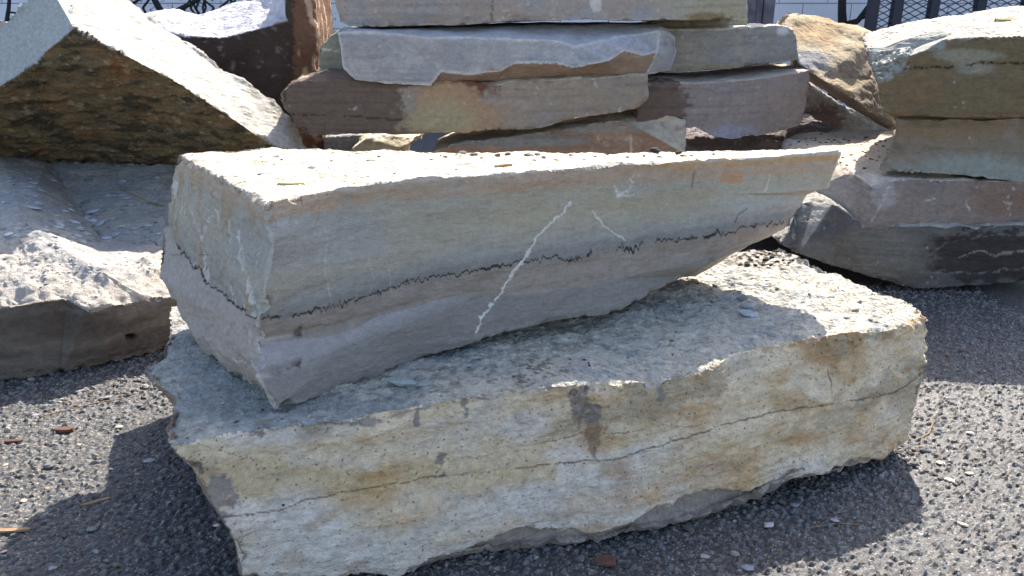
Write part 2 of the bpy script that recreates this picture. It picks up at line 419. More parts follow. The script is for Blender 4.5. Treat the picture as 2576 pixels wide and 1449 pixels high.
# ================================================================ THE TWO MAIN BLOCKS
# upper banded slab: rings from top to underside, columns run front left->right, then round the back
def colsY(rows, Ys): return [[PY(x, y, Y) for (x, y), Y in zip(r, ys)] for r, ys in zip(rows, Ys)]
YF = [1.35, 1.467, 1.545, 1.61, 1.76, 1.86, 1.98]
U_rows = [
 [(662,508),(850,474),(1050,450),(1240,438),(1560,413),(1850,399),(2112,381)],
 [(684,620),(850,600),(1050,578),(1240,560),(1560,525),(1850,490),(2086,472)],
 [(668,700),(850,690),(1050,650),(1240,620),(1560,580),(1850,537),(2030,488)],
 [(650,803),(850,768),(1050,715),(1240,672),(1560,630),(1850,582),(2012,532)],
 [(632,862),(850,815),(1060,758),(1240,728),(1560,690),(1800,640),(1985,572)],
 [(648,950),(850,885),(1080,795),(1240,742),(1560,702),(1790,660),(1950,592)],
 [(692,1035),(850,985),(1050,908),(1240,845),(1560,778),(1735,692),(1900,612)]]
off = [[0]*7, [.0,.0,.0,.005,.01,.015,.0], [-.003,.0,.0,.003,.006,.01,.0], [-.005,-.005,-.005,-.005,.0,.0,.0], [0,.0,.0,.0,.0,.0,-.01],
       [-.045,-.036,-.010,.0,-.0,.0,-.01], [-.05,-.038,-.015,-.01,-.01,.03,.01]]
R = []
for r, (row, of) in enumerate(zip(U_rows, off)):
    ring = [PY(x, y, Y + d) for (x, y), Y, d in zip(row, YF, of)]
    if r == 0:
        ring += [PY(2075,379,2.08), PY(1800,381,2.10), PY(1500,386,2.07), PY(1150,384,2.05), PY(900,377,2.03), PY(690,370,2.02), PY(449,386,1.95), PY(500,418,1.76), PY(570,458,1.55)]
    else:
        fz = [0, .25, .4, .55, .65, .8, 1][r]
        top = R[0][7:13]
        bz = .33
        bk = []
        for m, p in enumerate(top):
            z = p[2] + (bz + (.15 if m < 1 else 0) - p[2]) * fz
            bk.append(np.array([p[0] * (1 - .06 * fz) - (.10 * fz if m == 0 else 0), p[1] + .03 - .06 * fz, z]))
        lf = [(424,500),(414,550),(410,590),(402,690),(438,765),(492,850)][r - 1]; l1 = [(490,540),(478,600),(470,655),(455,730),(490,830),(545,925)][r - 1]; l2 = [(585,570),(580,665),(575,755),(570,810),(580,905),(640,975)][r - 1]
        ring += bk + [PY(*lf, [1.94, 1.94, 1.93, 1.89, 1.82, 1.74][r - 1]), PY(*l1, [1.74, 1.75, 1.75, 1.71, 1.66, 1.60][r - 1]), PY(*l2, [1.52, 1.53, 1.53, 1.50, 1.46, 1.42][r - 1])]
    R.append(ring)
# the chipped left corner: the ring points bulge out and in
Vu, Fu = rings_mesh(R); nU = len(R[0])
STYL = [(380,500),(415,565),(452,630),(490,672),(520,702),(560,740),(600,772),(640,800),(665,803),(700,803),(760,788),(850,770),(905,752),(960,735),(1050,705),(1200,680),(1260,668),(1340,655),(1440,652),(1500,634),(1590,628),(1640,608),(1700,605),(1760,597),(1850,580),(1900,568),(1960,560),(2030,548)]
def u_paint(c):
    px, py, n1, n2, n3, k = c["px"], c["py"], c["n1"], c["n2"], c["n3"], c["k"]
    n = len(px); is_top = c["k"] == 0
    topy = interp(px, [(380,388),(449,388),(540,440),(662,508),(850,474),(1050,450),(1240,438),(1560,413),(1850,399),(2112,381)])
    sty = interp(px, STYL) 
    v = (py - topy) / np.maximum(sty - topy, 20)          # 0 at the arris, 1 at the stylolite
    dpx = py - topy + 14 * n1 + 7 * n2
    green = lin((182, 175, 161)); grey = lin((176, 173, 168)); orange = lin((194, 166, 142)); pale = lin((188, 186, 174)); brown = lin((160, 149, 140)); blue = lin((147, 142, 139))
    C = np.tile(green, (n, 1))
    def mix(C, col, t): t = np.clip(t, 0, 1)[:, None]; return C * (1 - t) + col * t
    # bluish patch high on the left of the front
    C = mix(C, grey, .9 * (1 - sstep(.8, 1.25, np.hypot((px - 740) / 190, (py - 600) / 75) + .3 * n1)))
    C = mix(C, lin((182,184,184)), .7 * (1 - sstep(.6, 1.3, np.hypot((px - 1920) / 150, (py - 470) / 70) + .4 * n1)))
    C = mix(C, lin((178,180,176)), .6 * (1 - sstep(.1, .3, np.abs(v - .22 + .08 * n1))) * sstep(1300, 1700, px))
    C = mix(C, lin((186,170,135)), .4 * (1 - sstep(.05, .35, np.abs(v - .42 + .12 * n1 + .05 * n2))) * sstep(900, 1400, px))
    # darker fine strata just above the stylolite
    st = .5 + .5 * np.sin((v * 42 + 5 * n1 + 1.2 * n2))
    C = mix(C, lin((150,148,142)), sstep(.55, 1.0, v + .1 * n1) * (.35 + .5 * st))
    C = mix(C, lin((148,150,156)), .5 * sstep(.72, .95, v + .08 * n1) * (px > 700))
    C = mix(C, lin((170, 140, 104)), .55 * sstep(.25, .6, fbm(c["P"] * np.array([14, 14, 5]), 4, 101) + .3 * n3 + .35 * (1 - sstep(.1, .7, v))) * (px < 655))
    C = mix(C, lin((215, 212, 204)), .7 * sstep(.5, .62, fbm(c["P"] * np.array([26, 26, 10]), 3, 103) + .25 * n3) * (px < 690) * (v > .3) * (v < 1.6))
    # orange iron band under the arris
    dpx = py - topy + 5 * n1 + 8 * n2 + 6 * n3
    band = (1 - sstep(16, 30, np.abs(dpx - 26))) * (px > 640)
    band *= sstep(-.3, .3, .6 * n1 + .45 + .3 * n2) * .8
    C = mix(C, orange, band * (1 - .7 * sstep(560, 700, -px + 1400) * 0))
    C = mix(C, lin((196, 172, 150)), .75 * (1 - sstep(18, 70, dpx)) * (px <= 680))
    C = mix(C, lin((198,160,130)), (1 - sstep(.85, 1.1, np.hypot((px - 1842) / 32, (py - 447) / 20) + .25 * n2)))
    C = mix(C, lin((205,160,105)), .7 * (1 - sstep(6, 16, np.abs(dpx - 6))) * sstep(1500, 1700, px))
    # below the stylolite
    below = py > sty
    led = interp(px, [(380,900),(600,868),(640,862),(850,838),(960,790),(1130,745),(1300,742),(1450,722),(1560,702),(1700,668),(1800,640),(2000,600)]) + 5 * n2
    C[below] = (brown * (1 + .12 * n1 + .06 * n2)[:, None])[below]
    left = (px < 655) & (py > sty)
    C = mix(C, lin((178, 168, 160)), left * 1.0)
    C = mix(C, lin((165,152,140)), left * (.6 * sstep(860, 960, py)))
    lower = sstep(0, 5, py - led) * (px >= 640) * below
    C = mix(C, blue, lower)
    lav = .75 * lower * (1 - sstep(-26, 22, (py - interp(px, [(640,950),(850,882),(1000,810),(1150,752),(1300,740)])) + 6 * n2)) * (px < 1180)  # upturned ledge facet: skylight put into the colour as a paler tint
    C = mix(C, lin((176, 171, 172)), lav)
    # stylolite seam, jagged
    n1d = lambda f, o, a=0: noise(np.stack([px * f, px * 0 + o, px * 0 + a], 1), 3)
    env = .5 + 1.1 * np.clip(n1d(.011, 2.3) + .35, 0, 1)
    jag = env * (15 * (terrace(n1d(.045, 0.5) * .5 + .5, 4, .12) - .5) + 11 * n1d(.16, 5.5) + 5 * n1d(.35, 7.5))
    wl = 1.7 + 3.6 * np.clip(n1d(.03, 9.5) + .1, 0, 1)
    gate = sstep(-.5, -.25, n1d(.017, 12.5) + .3 * n1d(.06, 14.5))
    seam = (1 - sstep(wl * .6, wl * 1.7, np.abs(py - sty - jag))) * gate * (px > 412)
    C = mix(C, lin((140, 134, 128)), .55 * (1 - sstep(4, 26, np.abs(py - sty + 10))) * (px > 655) + 0 * px)
    C = mix(C, lin((52, 46, 45)), seam * .95)
    clump = sstep(.35, .6, noise(np.stack([px * .055, py * .02, px * 0 + 3.5], 1), 12)) * (1 - sstep(5, 12, np.abs(py - sty - .5 * jag))) * sstep(-.1, .25, noise(np.stack([px * .3, py * .12, px * 0 + 1.5], 1), 14))
    C = mix(C, lin((72, 62, 58)), clump * .85)
    seam = np.maximum(seam, clump); c["seam"] = seam
    # calcite veins
    def vein(pts, w, wob=5, s=1.0, col=(226, 222, 216)):
        nonlocal C
        d = polydist(px + wob * n3 * 1.2, py + wob * n2 * .6, pts)
        C = mix(C, lin(col), s * (1 - sstep(w * .45, w, d)) * sstep(-.6, -.1, n3 + .6 * n2 + .35))
    vein([(1440,508),(1405,545),(1385,560),(1345,600),(1325,640),(1310,665),(1280,700),(1262,735),(1230,775),(1212,800),(1200,835)], 3.9, 6)
    vein([(1490,530),(1515,565),(1550,590),(1574,604)], 2.6, 4, .8)
    vein([(1545,465),(1552,478),(1562,495)], 4, 9, .6); vein([(1562,493),(1585,478),(1590,460),(1598,445)], 4.5, 10, .6); vein([(1555,497),(1600,488)], 3, 6, .5)
    vein([(815,560),(822,600),(815,680),(830,755)], 2.2, 3, .28); vein([(925,640),(940,700),(930,745)], 2.0, 3, .25)
    vein([(978,675),(985,735)], 2.0, 3, .25); vein([(480,520),(510,600),(535,540)], 2.4, 5, .5); vein([(600,590),(612,690)], 2.4, 5, .5)
    vein([(640,760),(625,700)], 7, 5, .7); vein([(1925,480),(1935,440)], 3, 3, .6)
    vein([(1745,430),(1740,470)], 2, 2, .7, (90,80,70)); vein([(1850,560),(1858,540),(1880,525)], 2, 2, .7, (80,72,66))
    # pale arris
    C = mix(C, lin((214, 208, 198)), .6 * (1 - sstep(0.001, .008, c["de"] + .004 * n2)) * (~is_top) * (1 - sstep(-10, 20, py - sty) * (px > 655) * sstep(655, 900, px + 60)))
    # top: pale cream scabbed surface
    tc_ = lin((202, 192, 176)) * (1 + .3 * n2 + .25 * n3)[:, None]
    tc_ = tc_ * (1 - .35 * sstep(.35, .8, n1 + .5 * n2))[:, None]
    C[is_top] = tc_[is_top]
    # faces hidden at the back
    bkm = (c["N"][:, 1] > .3) | (c["N"][:, 2] < -.6); C[bkm] = lin((165, 158, 146))
    return C * (1 + .05 * n2 + .05 * n3)[:, None]
def u_extra(c):
    n = c["n2"]; px, py = c["px"], c["py"]
    d = .003 * c["n1"] * (c["k"] != 0)
    d = d - .0018 * (1 - sstep(2, 9, np.abs(py - interp(px, STYL)))) * (.5 + c['n3']) * (c['k'] != 0)
    led = (px < 655) & (py > 640) & (c["k"] != 0)
    d = d + led * .006 * fbm(c["P"] * 14, 4, 33)
    nt = c['k'] != 0
    d += nt * (.006 * fbm(c['P'] * np.array([4, 4, 7]), 3, 121) + .0022 * terrace(fbm(c['P'] * np.array([6, 6, 30]), 4, 122), 3, .08))
    crn = (1 - sstep(0, .024, c['de'])) * nt * (px < 760); d -= crn * .022 * np.clip(fbm(c['P'] * 22, 4, 123) + .15, 0, 1)
    d += (c["k"] == 0) * (.0026 * fbm(c["P"] * np.array([14, 80, 10]), 4, 87, .6) + .0035 * terrace(fbm(c["P"] * np.array([9, 16, 6]), 5, 88, .6), 5, .06) + .0015 * c["n3"])
    d += .0022 * c["n3"] * (c["k"] != 0) * (px < 655)
    return d
Lf = {0: .0075}
for k in range(len(R) - 1):
    for i in range(nU):
        Lf[1 + k * nU + i] = (.0027 if k in (2, 3) else .0032) if i < 6 else (.0038 if i >= 13 else .03)
stone("limestone_block", Vu, Fu, M_main, u_paint, L=.02, Lface=Lf, amp=.0022, scale=9, zs=1.8, chip=.007, chipr=.016, terr=.0035, seed=3,
      label="long banded grey slab with black zigzag seam and white vein, on the cream block", key="U", extra=u_extra)

# lower cream slab
top_px = [(428,1122,1.20),(640,1080,1.25),(900,1053,1.29),(1180,996,1.345),(1480,966,1.41),(1650,960,1.45),(1776,934,1.49),(1842,888,1.55),(1960,862,1.60),(2200,836,1.67),(2340,798,1.74),
          (2282,760,1.86),(2180,728,1.95),(2082,682,2.10),(1962,622,2.28)]
T0 = [PY(*p) for p in top_px]
T0 += [np.array([.40, 2.30, .31]), np.array([-.1, 2.26, .29]), np.array([-.55, 2.15, .27]), PY(430,772,2.03), PY(422,850,1.78), PY(364,943,1.58), PY(442,1002,1.44), PY(412,1072,1.30)]
mid_px = [(500,1208,1.19),(670,1200,1.24),(920,1200,1.28),(1190,1165,1.335),(1480,1140,1.40),(1640,1125,1.43),(1770,1100,1.46),(1850,1075,1.49),(1960,1040,1.53),(2180,985,1.62),(2325,945,1.72)]
low_px = [(580,1330,1.17),(720,1330,1.22),(960,1320,1.255),(1230,1290,1.31),(1480,1270,1.37),(1640,1250,1.405),(1765,1220,1.44),(1865,1190,1.47),(1980,1145,1.52),(2180,1085,1.60),(2300,1035,1.70)]
bot_px = [(625,1500,1.18),(800,1520,1.22),(1000,1455,1.25),(1270,1398,1.31),(1440,1402,1.34),(1640,1362,1.38),(1760,1322,1.42),(1880,1282,1.46),(2000,1232,1.50),(2190,1170,1.60),(2282,1108,1.70)]
def back_ring(f, dz):
    out = []
    for m, p in enumerate(T0[11:]):
        z = p[2] * (1 - f)
        ox = -.02 * f * (1 if p[0] > 0 else -1); oy = -.03 * f
        if m in (0, 1): ox = -.04 * f
        if m >= 7:                       # undercut left end
            ox = .16 * f; oy = .02 * f
        out.append(p * np.array([1, 1, 0]) + np.array([ox, oy, max(z, .0)]))
    return out
RL = [T0, [PY(*p) for p in mid_px] + back_ring(.3, 0), [PY(*p) for p in low_px] + back_ring(.65, 0), [PY(*p) for p in bot_px] + back_ring(1.0, 0)]
for ring in RL:
    for p in ring: p[2] = max(p[2], 0.0)
Vl, Fl = rings_mesh(RL); nL = len(T0)
TOPL = [(428,1122),(640,1080),(900,1053),(1180,996),(1480,966),(1650,960),(1776,934),(1842,888),(1960,862),(2200,836),(2340,798)]
def l_paint(c):
    px, py, n1, n2, n3 = c["px"], c["py"], c["n1"], c["n2"], c["n3"]; n = len(px); is_top = c["k"] == 0
    def mix(C, col, t): t = np.clip(t, 0, 1)[:, None]; return C * (1 - t) + col * t
    q = c["P"] * np.array([2.0, 2.0, 4.2]); q[:, 2] += -.2 * q[:, 0]
    s1 = fbm(q * 2.2, 4, 41); s2 = fbm(q * 6, 4, 42); blot = fbm(c["P"] * 3.5, 4, 43)
    C = np.tile(lin((234, 214, 184)), (n, 1))
    C = mix(C, lin((210, 170, 124)), .8 * sstep(-.15, .8, s1 * .7 + .5 * s2 + .5 * blot + .25 * sstep(1300, 2300, px) - .15))
    C = mix(C, lin((228, 220, 212)), .9 * sstep(-.2, .55, -s1 * .5 + .25 * s2 + .5 * sstep(1180, 1330, py + .12 * (px - 900)) - .05 - .4 * sstep(1500, 2100, px)))
    C = mix(C, lin((214,184,132)), .5 * (1 - sstep(20, 60, np.abs(py - (1222 - .045 * (px - 560)) + 30 * n1))) * (px < 1400))
    C = mix(C, lin((160, 148, 128)), .55 * sstep(.15, .5, fbm(c["P"] * np.array([5, 5, 9]), 4, 48)) * (1 - sstep(1120, 1250, py + .1 * (px - 900))))
    C = mix(C, lin((170, 132, 84)), .35 * sstep(.35, .8, s2 + .3 * n2))
    # dark grey fresh patches near the upper arris
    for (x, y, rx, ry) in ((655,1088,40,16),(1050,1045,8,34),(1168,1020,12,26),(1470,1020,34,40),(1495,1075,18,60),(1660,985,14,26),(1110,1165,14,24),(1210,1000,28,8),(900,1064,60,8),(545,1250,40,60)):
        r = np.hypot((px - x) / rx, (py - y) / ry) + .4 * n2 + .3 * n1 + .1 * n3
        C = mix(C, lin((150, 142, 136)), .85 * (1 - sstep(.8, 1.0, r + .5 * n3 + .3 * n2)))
    for (x, y, rx, ry) in ((2060,860,60,60),(2150,870,30,70),(1970,1010,70,30),(1500,1110,60,30),(2010,1100,60,24),(1560,1180,50,30),(1480,1330,80,28)):
        r = np.hypot((px - x) / rx, (py - y) / ry) + .5 * n2 + .4 * n1
        C = mix(C, lin((186, 142, 90)), .55 * (1 - sstep(.3, 1.5, r)))
    # cracks
    wob = 5 * fbm(np.stack([px * .02, px * 0, px * 0], 1), 4, 5)
    for pts, w in (([(560,1300),(700,1285),(760,1262),(860,1240),(1080,1200),(1300,1180),(1460,1160),(1560,1152)], 2.0), ([(1540,1155),(1640,1125),(1720,1100),(1860,1060),(1960,1035),(2100,1015),(2240,990),(2320,940)], 2.2),
                   ([(1280,1130),(1500,1092),(1740,1070)], 1.5), ([(1480,1070),(1486,1120)], 3), ([(2080,930),(2090,990)], 1.6), ([(500,1115),(640,1160)], 1.0)):
        d = np.abs(polydist(px, py + wob, pts)) 
        C = mix(C, lin((104, 86, 70)), (1 - sstep(w * .5, w * 1.2, d + .8 * n3)) * .8 * sstep(-.5, 0, n1 + .4 * n2 + .25))
    # small dark pits
    w1, w2, wid = worley(np.stack([px, py], 1) / 17.0, 9)
    C = mix(C, lin((88, 72, 58)), .7 * (1 - sstep(.05, .11, w1)) * (wid > .55))
    # bottom layer grey
    bot = interp(px, [(600,1600),(900,1560),(1000,1449),(1050,1425),(1160,1385),(1300,1330),(1500,1345),(1620,1300),(1750,1240),(1900,1235),(2200,1155),(2300,1090)])
    C = mix(C, lin((168, 157, 148)), sstep(-3, 8, py - bot + 14 * n2) * sstep(.95, 1.0, 1.0))
    # left undercut end
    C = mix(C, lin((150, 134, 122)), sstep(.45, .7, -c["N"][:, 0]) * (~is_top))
    # top skin
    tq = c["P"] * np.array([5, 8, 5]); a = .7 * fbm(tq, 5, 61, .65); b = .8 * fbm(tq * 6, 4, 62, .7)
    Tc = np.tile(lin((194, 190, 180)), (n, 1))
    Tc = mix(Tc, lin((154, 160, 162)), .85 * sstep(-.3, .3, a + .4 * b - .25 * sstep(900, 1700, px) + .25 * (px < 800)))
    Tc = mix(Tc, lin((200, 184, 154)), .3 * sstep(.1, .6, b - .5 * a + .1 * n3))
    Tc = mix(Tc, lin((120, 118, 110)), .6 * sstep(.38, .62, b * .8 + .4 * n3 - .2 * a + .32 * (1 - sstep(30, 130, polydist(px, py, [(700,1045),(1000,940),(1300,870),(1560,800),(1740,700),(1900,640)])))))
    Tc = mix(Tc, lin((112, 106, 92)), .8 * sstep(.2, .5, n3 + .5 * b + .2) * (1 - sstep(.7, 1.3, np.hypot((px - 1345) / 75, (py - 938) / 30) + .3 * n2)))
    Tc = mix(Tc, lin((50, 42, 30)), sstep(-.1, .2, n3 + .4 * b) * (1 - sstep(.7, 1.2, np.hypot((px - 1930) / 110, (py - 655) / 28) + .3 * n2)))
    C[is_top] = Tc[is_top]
    return C * (1 + .06 * n2 + .08 * n3)[:, None]
def l_extra(c):
    is_top = c["k"] == 0
    q = c["P"] * np.array([5, 5, 26.0]); q[:, 2] -= .3 * q[:, 0]
    d = (~is_top) * (.005 * terrace(fbm(c["P"] * np.array([4, 4, 13.0]), 4, 77), 3, .06) + .0035 * fbm(q, 4, 71) + .0022 * fbm(c["P"] * 34, 4, 72, .6) - .010 * np.clip(fbm(c["P"] * np.array([8, 8, 20]), 4, 78) - .35, 0, .5) + .006 * fbm(c["P"] * np.array([7, 7, 5]), 3, 73))
    pit = worley(np.stack([c["px"], c["py"]], 1) / 17.0, 9)
    d -= (~is_top) * .003 * (1 - sstep(.05, .12, pit[0])) * (pit[2] > .55)
    bot = interp(c["px"], [(1000,1449),(1160,1385),(1300,1330),(1500,1345),(1620,1300),(1750,1240),(1900,1235),(2200,1155)])
    d -= (~is_top) * .018 * sstep(-6, 10, c["py"] - bot + 14 * c["n2"])
    d += is_top * (.005 * terrace(fbm(c["P"] * np.array([8, 12, 6]), 5, 75, .6), 5, .07) + .003 * terrace(fbm(c["P"] * np.array([30, 44, 20]), 4, 76, .6), 3, .1) + .002 * c["n3"])
    r = np.hypot((c["px"] - 1490) / 30, (c["py"] - 1050) / 80); d -= (~is_top) * .014 * (1 - sstep(.4, 1.1, r + .3 * c["n2"]))
    return d
Lf = {0: .0068}
for k in range(3):
    for i in range(nL):
        Lf[1 + k * nL + i] = .0042 if i < 11 or i > 18 else .02
stone("limestone_block", Vl, Fl, M_rough, l_paint, L=.02, Lface=Lf, amp=.004, scale=7, zs=1.5, chip=.016, chipr=.03, terr=.006, seed=11,
      label="thick cream and ochre weathered block lying on the asphalt under the banded slab", key="L", extra=l_extra)

# ================================================================ LEFT GROUP
# grey block behind on the left, with a ridged top
LLv = [PY(-330,790,2.0), PY(-60,786,2.08), PY(0,772,2.10), PY(110,752,2.14), PY(165,750,2.17), PY(226,787,2.15), PY(278,770,2.19), PY(375,752,2.27), PY(520,735,2.34),       # 0-8 front arris
       PY(-330,985,2.0), PY(-60,968,2.07), PY(0,960,2.09), PY(110,950,2.12), PY(152,941,2.14), PY(226,925,2.18), PY(278,915,2.20), PY(375,893,2.27), PY(520,860,2.36),           # 9-17 base
       PY(-330,560,2.6), PY(56,545,2.58), PY(150,622,2.38), PY(240,672,2.30),                                                                                                      # 18-21 ridge
       PY(-330,365,3.55), PY(0,384,3.62), PY(120,404,3.62), PY(445,414,3.5), PY(620,430,3.4), PY(590,640,2.75), PY(255,598,2.80), PY(330,740,2.27), PY(275,700,2.27)]                                                                     # 22-27 back
LLf = [[0,9,10,1],[1,10,11,2],[2,11,12,3],[3,12,13,4],[4,13,14,5],[5,14,15,6],[6,15,16,7],[7,16,17,8],
       [0,1,18],[1,2,19,18],[2,3,4,20,19],[4,5,21,20],[5,6,30],[5,30,21],[6,29,30],[6,7,29],[7,21,30,29],[7,8,27,21],[18,19,23,22],[19,20,28],[19,28,24,23],[20,21,28],[21,27,28],[27,25,24,28],[25,27,26]]
# close the body
def close_body(V, F, back, zfloor=0.0, shrink=0.0):
    return extrude_shell(V, F, back, shrink)
for f in LLf: f.reverse()
V, F = extrude_shell(LLv, LLf, (0, .0, -1.0), 0.0)
for i in range(len(LLv), len(V)): V[i][2] = 0.0; V[i][1] += .12 if V[i][1] < 2.5 else 0
def ll_paint(c):
    n1, n2, n3 = c["n1"], c["n2"], c["n3"]; px, py = c["px"], c["py"]
    C = np.tile(lin((160, 160, 160)), (len(px), 1))
    def mix(C, col, t): t = np.clip(t, 0, 1)[:, None]; return C * (1 - t) + col * t
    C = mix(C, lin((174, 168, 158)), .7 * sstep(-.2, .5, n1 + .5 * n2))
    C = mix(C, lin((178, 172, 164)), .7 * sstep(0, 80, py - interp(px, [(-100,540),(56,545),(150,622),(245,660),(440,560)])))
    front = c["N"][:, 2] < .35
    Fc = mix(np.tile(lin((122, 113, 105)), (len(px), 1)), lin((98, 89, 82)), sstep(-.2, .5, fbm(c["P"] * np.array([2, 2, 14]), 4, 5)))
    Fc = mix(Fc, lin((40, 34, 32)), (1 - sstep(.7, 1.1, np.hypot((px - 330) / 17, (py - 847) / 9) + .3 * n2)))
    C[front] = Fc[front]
    return C * (1 + .1 * n2 + .1 * n3)[:, None]
def ll_extra(c):
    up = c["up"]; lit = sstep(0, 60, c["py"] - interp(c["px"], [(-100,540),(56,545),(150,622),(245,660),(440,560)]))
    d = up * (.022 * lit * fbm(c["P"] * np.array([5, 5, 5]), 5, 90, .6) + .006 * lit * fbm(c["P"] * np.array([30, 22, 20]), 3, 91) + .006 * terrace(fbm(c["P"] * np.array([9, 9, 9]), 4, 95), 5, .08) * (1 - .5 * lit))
    d -= (1 - up) * .02 * (1 - sstep(.6, 1.1, np.hypot((c["px"] - 330) / 17, (c["py"] - 847) / 9)))
    return d
Lf = {k: .009 for k in range(25)}
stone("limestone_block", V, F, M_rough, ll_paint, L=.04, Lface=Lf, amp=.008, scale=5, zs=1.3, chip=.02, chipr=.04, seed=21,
      label="low grey block with a ridged, chip-strewn top at the left edge, under the leaning slab", key="LL", extra=ll_extra)



# big leaning slab: dark earthy underside, pale broken edge, smooth grey end
BTv = [PY(186,70,2.95), PY(243,102,2.95), PY(347,156,2.97), PY(434,200,3.0), PY(517,255,3.03), PY(604,312,3.1), PY(677,362,3.2), PY(704,372,3.24),   # 0-7 lower arris of edge
       PY(168,-60,3.28), PY(270,-40,3.42), PY(382,52,3.42), PY(455,104,3.4), PY(536,153,3.38), PY(546,172,3.36), PY(625,212,3.40), PY(691,258,3.42), PY(747,323,3.42), PY(768,380,3.40), # 8-17 upper
       PY(118,128,3.0), PY(87,167,3.03), PY(0,219,3.1), PY(-160,330,3.25),                   # 18-21 left arris
       PY(-160,120,3.3), PY(0,72,3.22), PY(26,50,3.2), PY(69,4,3.16), PY(110,-60,3.14),     # 22-26 top of left end
       PY(-160,440,3.55), PY(0,405,3.62), PY(220,425,3.66), PY(445,440,3.62), PY(620,430,3.5)]   # 27-31 foot
BTf = [[1,0,8,9],[2,1,9,10],[3,2,10,11],[4,3,11,12,13],[5,4,13,14],[6,5,14,15],[7,6,15,16],[7,16,17],
       [0,18,25,26,8],[18,19,24,25],[19,20,23,24],[20,21,22,23],
       [0,1,2,29,28,20,19,18],[20,28,27,21],[2,3,4,5,30,29],[5,6,31,30],[6,7,31]]
BTf = [f[::-1] for f in BTf]
V, F = extrude_shell(BTv, BTf, (.05, .35, -.22), .12)
def bt_paint(c):
    n1, n2, n3 = c["n1"], c["n2"], c["n3"]; px, py = c["px"], c["py"]; k = c["k"]
    def mix(C, col, t): t = np.clip(t, 0, 1)[:, None]; return C * (1 - t) + col * t
    low = interp(px, [(0,219),(87,167),(118,128),(186,70),(243,102),(347,156),(434,200),(517,255),(604,312),(677,362),(720,372)])
    C = np.tile(lin((178, 175, 168)), (len(px), 1)) * (1 + .1 * n2)[:, None]
    left = np.isin(k, [8,9,10,11]); Lc = np.tile(lin((176, 178, 176)), (len(px), 1)) * (1 + .06 * n1)[:, None]
    C[left] = Lc[left]
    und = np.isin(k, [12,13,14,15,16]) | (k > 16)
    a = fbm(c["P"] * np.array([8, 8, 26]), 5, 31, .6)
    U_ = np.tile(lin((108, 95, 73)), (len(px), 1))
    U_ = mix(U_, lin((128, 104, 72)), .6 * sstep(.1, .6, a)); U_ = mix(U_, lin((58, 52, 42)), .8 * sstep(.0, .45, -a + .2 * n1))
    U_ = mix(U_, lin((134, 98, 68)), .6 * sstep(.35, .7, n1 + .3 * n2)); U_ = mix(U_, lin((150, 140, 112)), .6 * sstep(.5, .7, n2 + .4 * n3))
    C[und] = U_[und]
    return C * (1 + .08 * n3)[:, None]
def bt_extra(c):
    und = np.isin(c["k"], [12,13,14,15,16])
    d = und * .012 * terrace(fbm(c["P"] * np.array([9, 9, 24]), 5, 36, .62), 4, .15)
    q = c["P"].copy(); w = q @ np.array([[.8, .35, 0], [0, .3, 1], [-.5, .8, 0]]).T
    edge = c["k"] < 8
    d = d + edge * (.0026 * fbm(w * np.array([8, 70, 34]), 3, 38) * sstep(0, .03, c['de']) + .005 * fbm(q * 9, 3, 39))
    return d
Lf = {k: .0085 for k in range(17)}
stone("limestone_block", V, F, M_dirty, bt_paint, L=.04, Lface=Lf, amp=.004, scale=6, chip=.014, chipr=.03, seed=31, key="BT", extra=bt_extra,
      label="big leaning slab with dark earthy underside and long sunlit broken edge, at the upper left")

# brown block behind the leaning slab
BBv = [PY(330,140,4.1), PY(410,68,4.08), PY(440,84,4.0), PY(475,92,3.98), PY(570,92,3.96), PY(640,72,3.95), PY(720,50,3.95),   # 0..6 arris
       PY(720,-70,4.5), PY(640,-4,4.55), PY(575,10,4.6), PY(545,22,4.6), PY(500,35,4.6), PY(440,22,4.6), PY(355,34,4.55),      # 7..13 crest
       PY(790,-70,4.15), PY(797,60,4.10), PY(803,200,4.06), PY(822,395,4.05), PY(715,395,3.9), PY(712,250,3.92), PY(330,395,4.05), PY(718,-70,4.0), PY(755,395,3.98)]
BBf = [[1,0,13],[2,1,13,12],[3,2,12,11],[4,3,11,10],[5,4,10,9],[6,5,9,8],[21,6,8,7],[0,1,2,3,4,5,6,19,18,20],[6,21,14,15,16,19],[19,16,17,22,18]]
# orientation handled by recalc; build closed shell
BBf = orient(BBf, BBv)
V, F = extrude_shell(BBv, BBf, (0, .45, -.12), .05)
stone("brown_block", V, F, M_smooth, lambda c: (lambda C: C)(
    np.where(((c["px"] < 722) & (c["N"][:, 2] > .3))[:, None], lin((196, 196, 204)) * (1 + .12 * c["n2"])[:, None],
    np.where((c["px"] > 738 + 12 * c["n2"] + 10 * c["n1"])[:, None], (lambda t: lin((122, 92, 74)) * (1 - t) + lin((196, 172, 148)) * t)(sstep(.05, .45, .6 * c["n2"] + fbm(c["P"] * np.array([22, 22, 2.5]), 4, 4))[:, None]),
    lin((72, 62, 57)) * (1 + .25 * c["n1"] + .1 * c["n2"])[:, None] + (sstep(.55, .7, c["n2"] + .3 * c["n3"]) * (c["py"] < 260))[:, None] * .12))),
    L=.02, amp=.012, scale=5, zs=1, chip=.015, chipr=.03, terr=.010, seed=41, key="BB",
    label="tall dark brown block with pale rippled top, standing behind the leaning slab", cat="stone block")
# low grey filler left behind
slab("BB2", "limestone_block", [(-60,60,4.4),(6,46,4.4),(24,58,4.4),(28,80,4.4),(0,240,4.4),(-60,240,4.4)], (0, .4, -.1), L=.03, amp=.01, chip=.02, seed=43,
     paint=base_paint((190, 184, 172)), label="small pale stone peeping over the leaning slab at the far left edge")

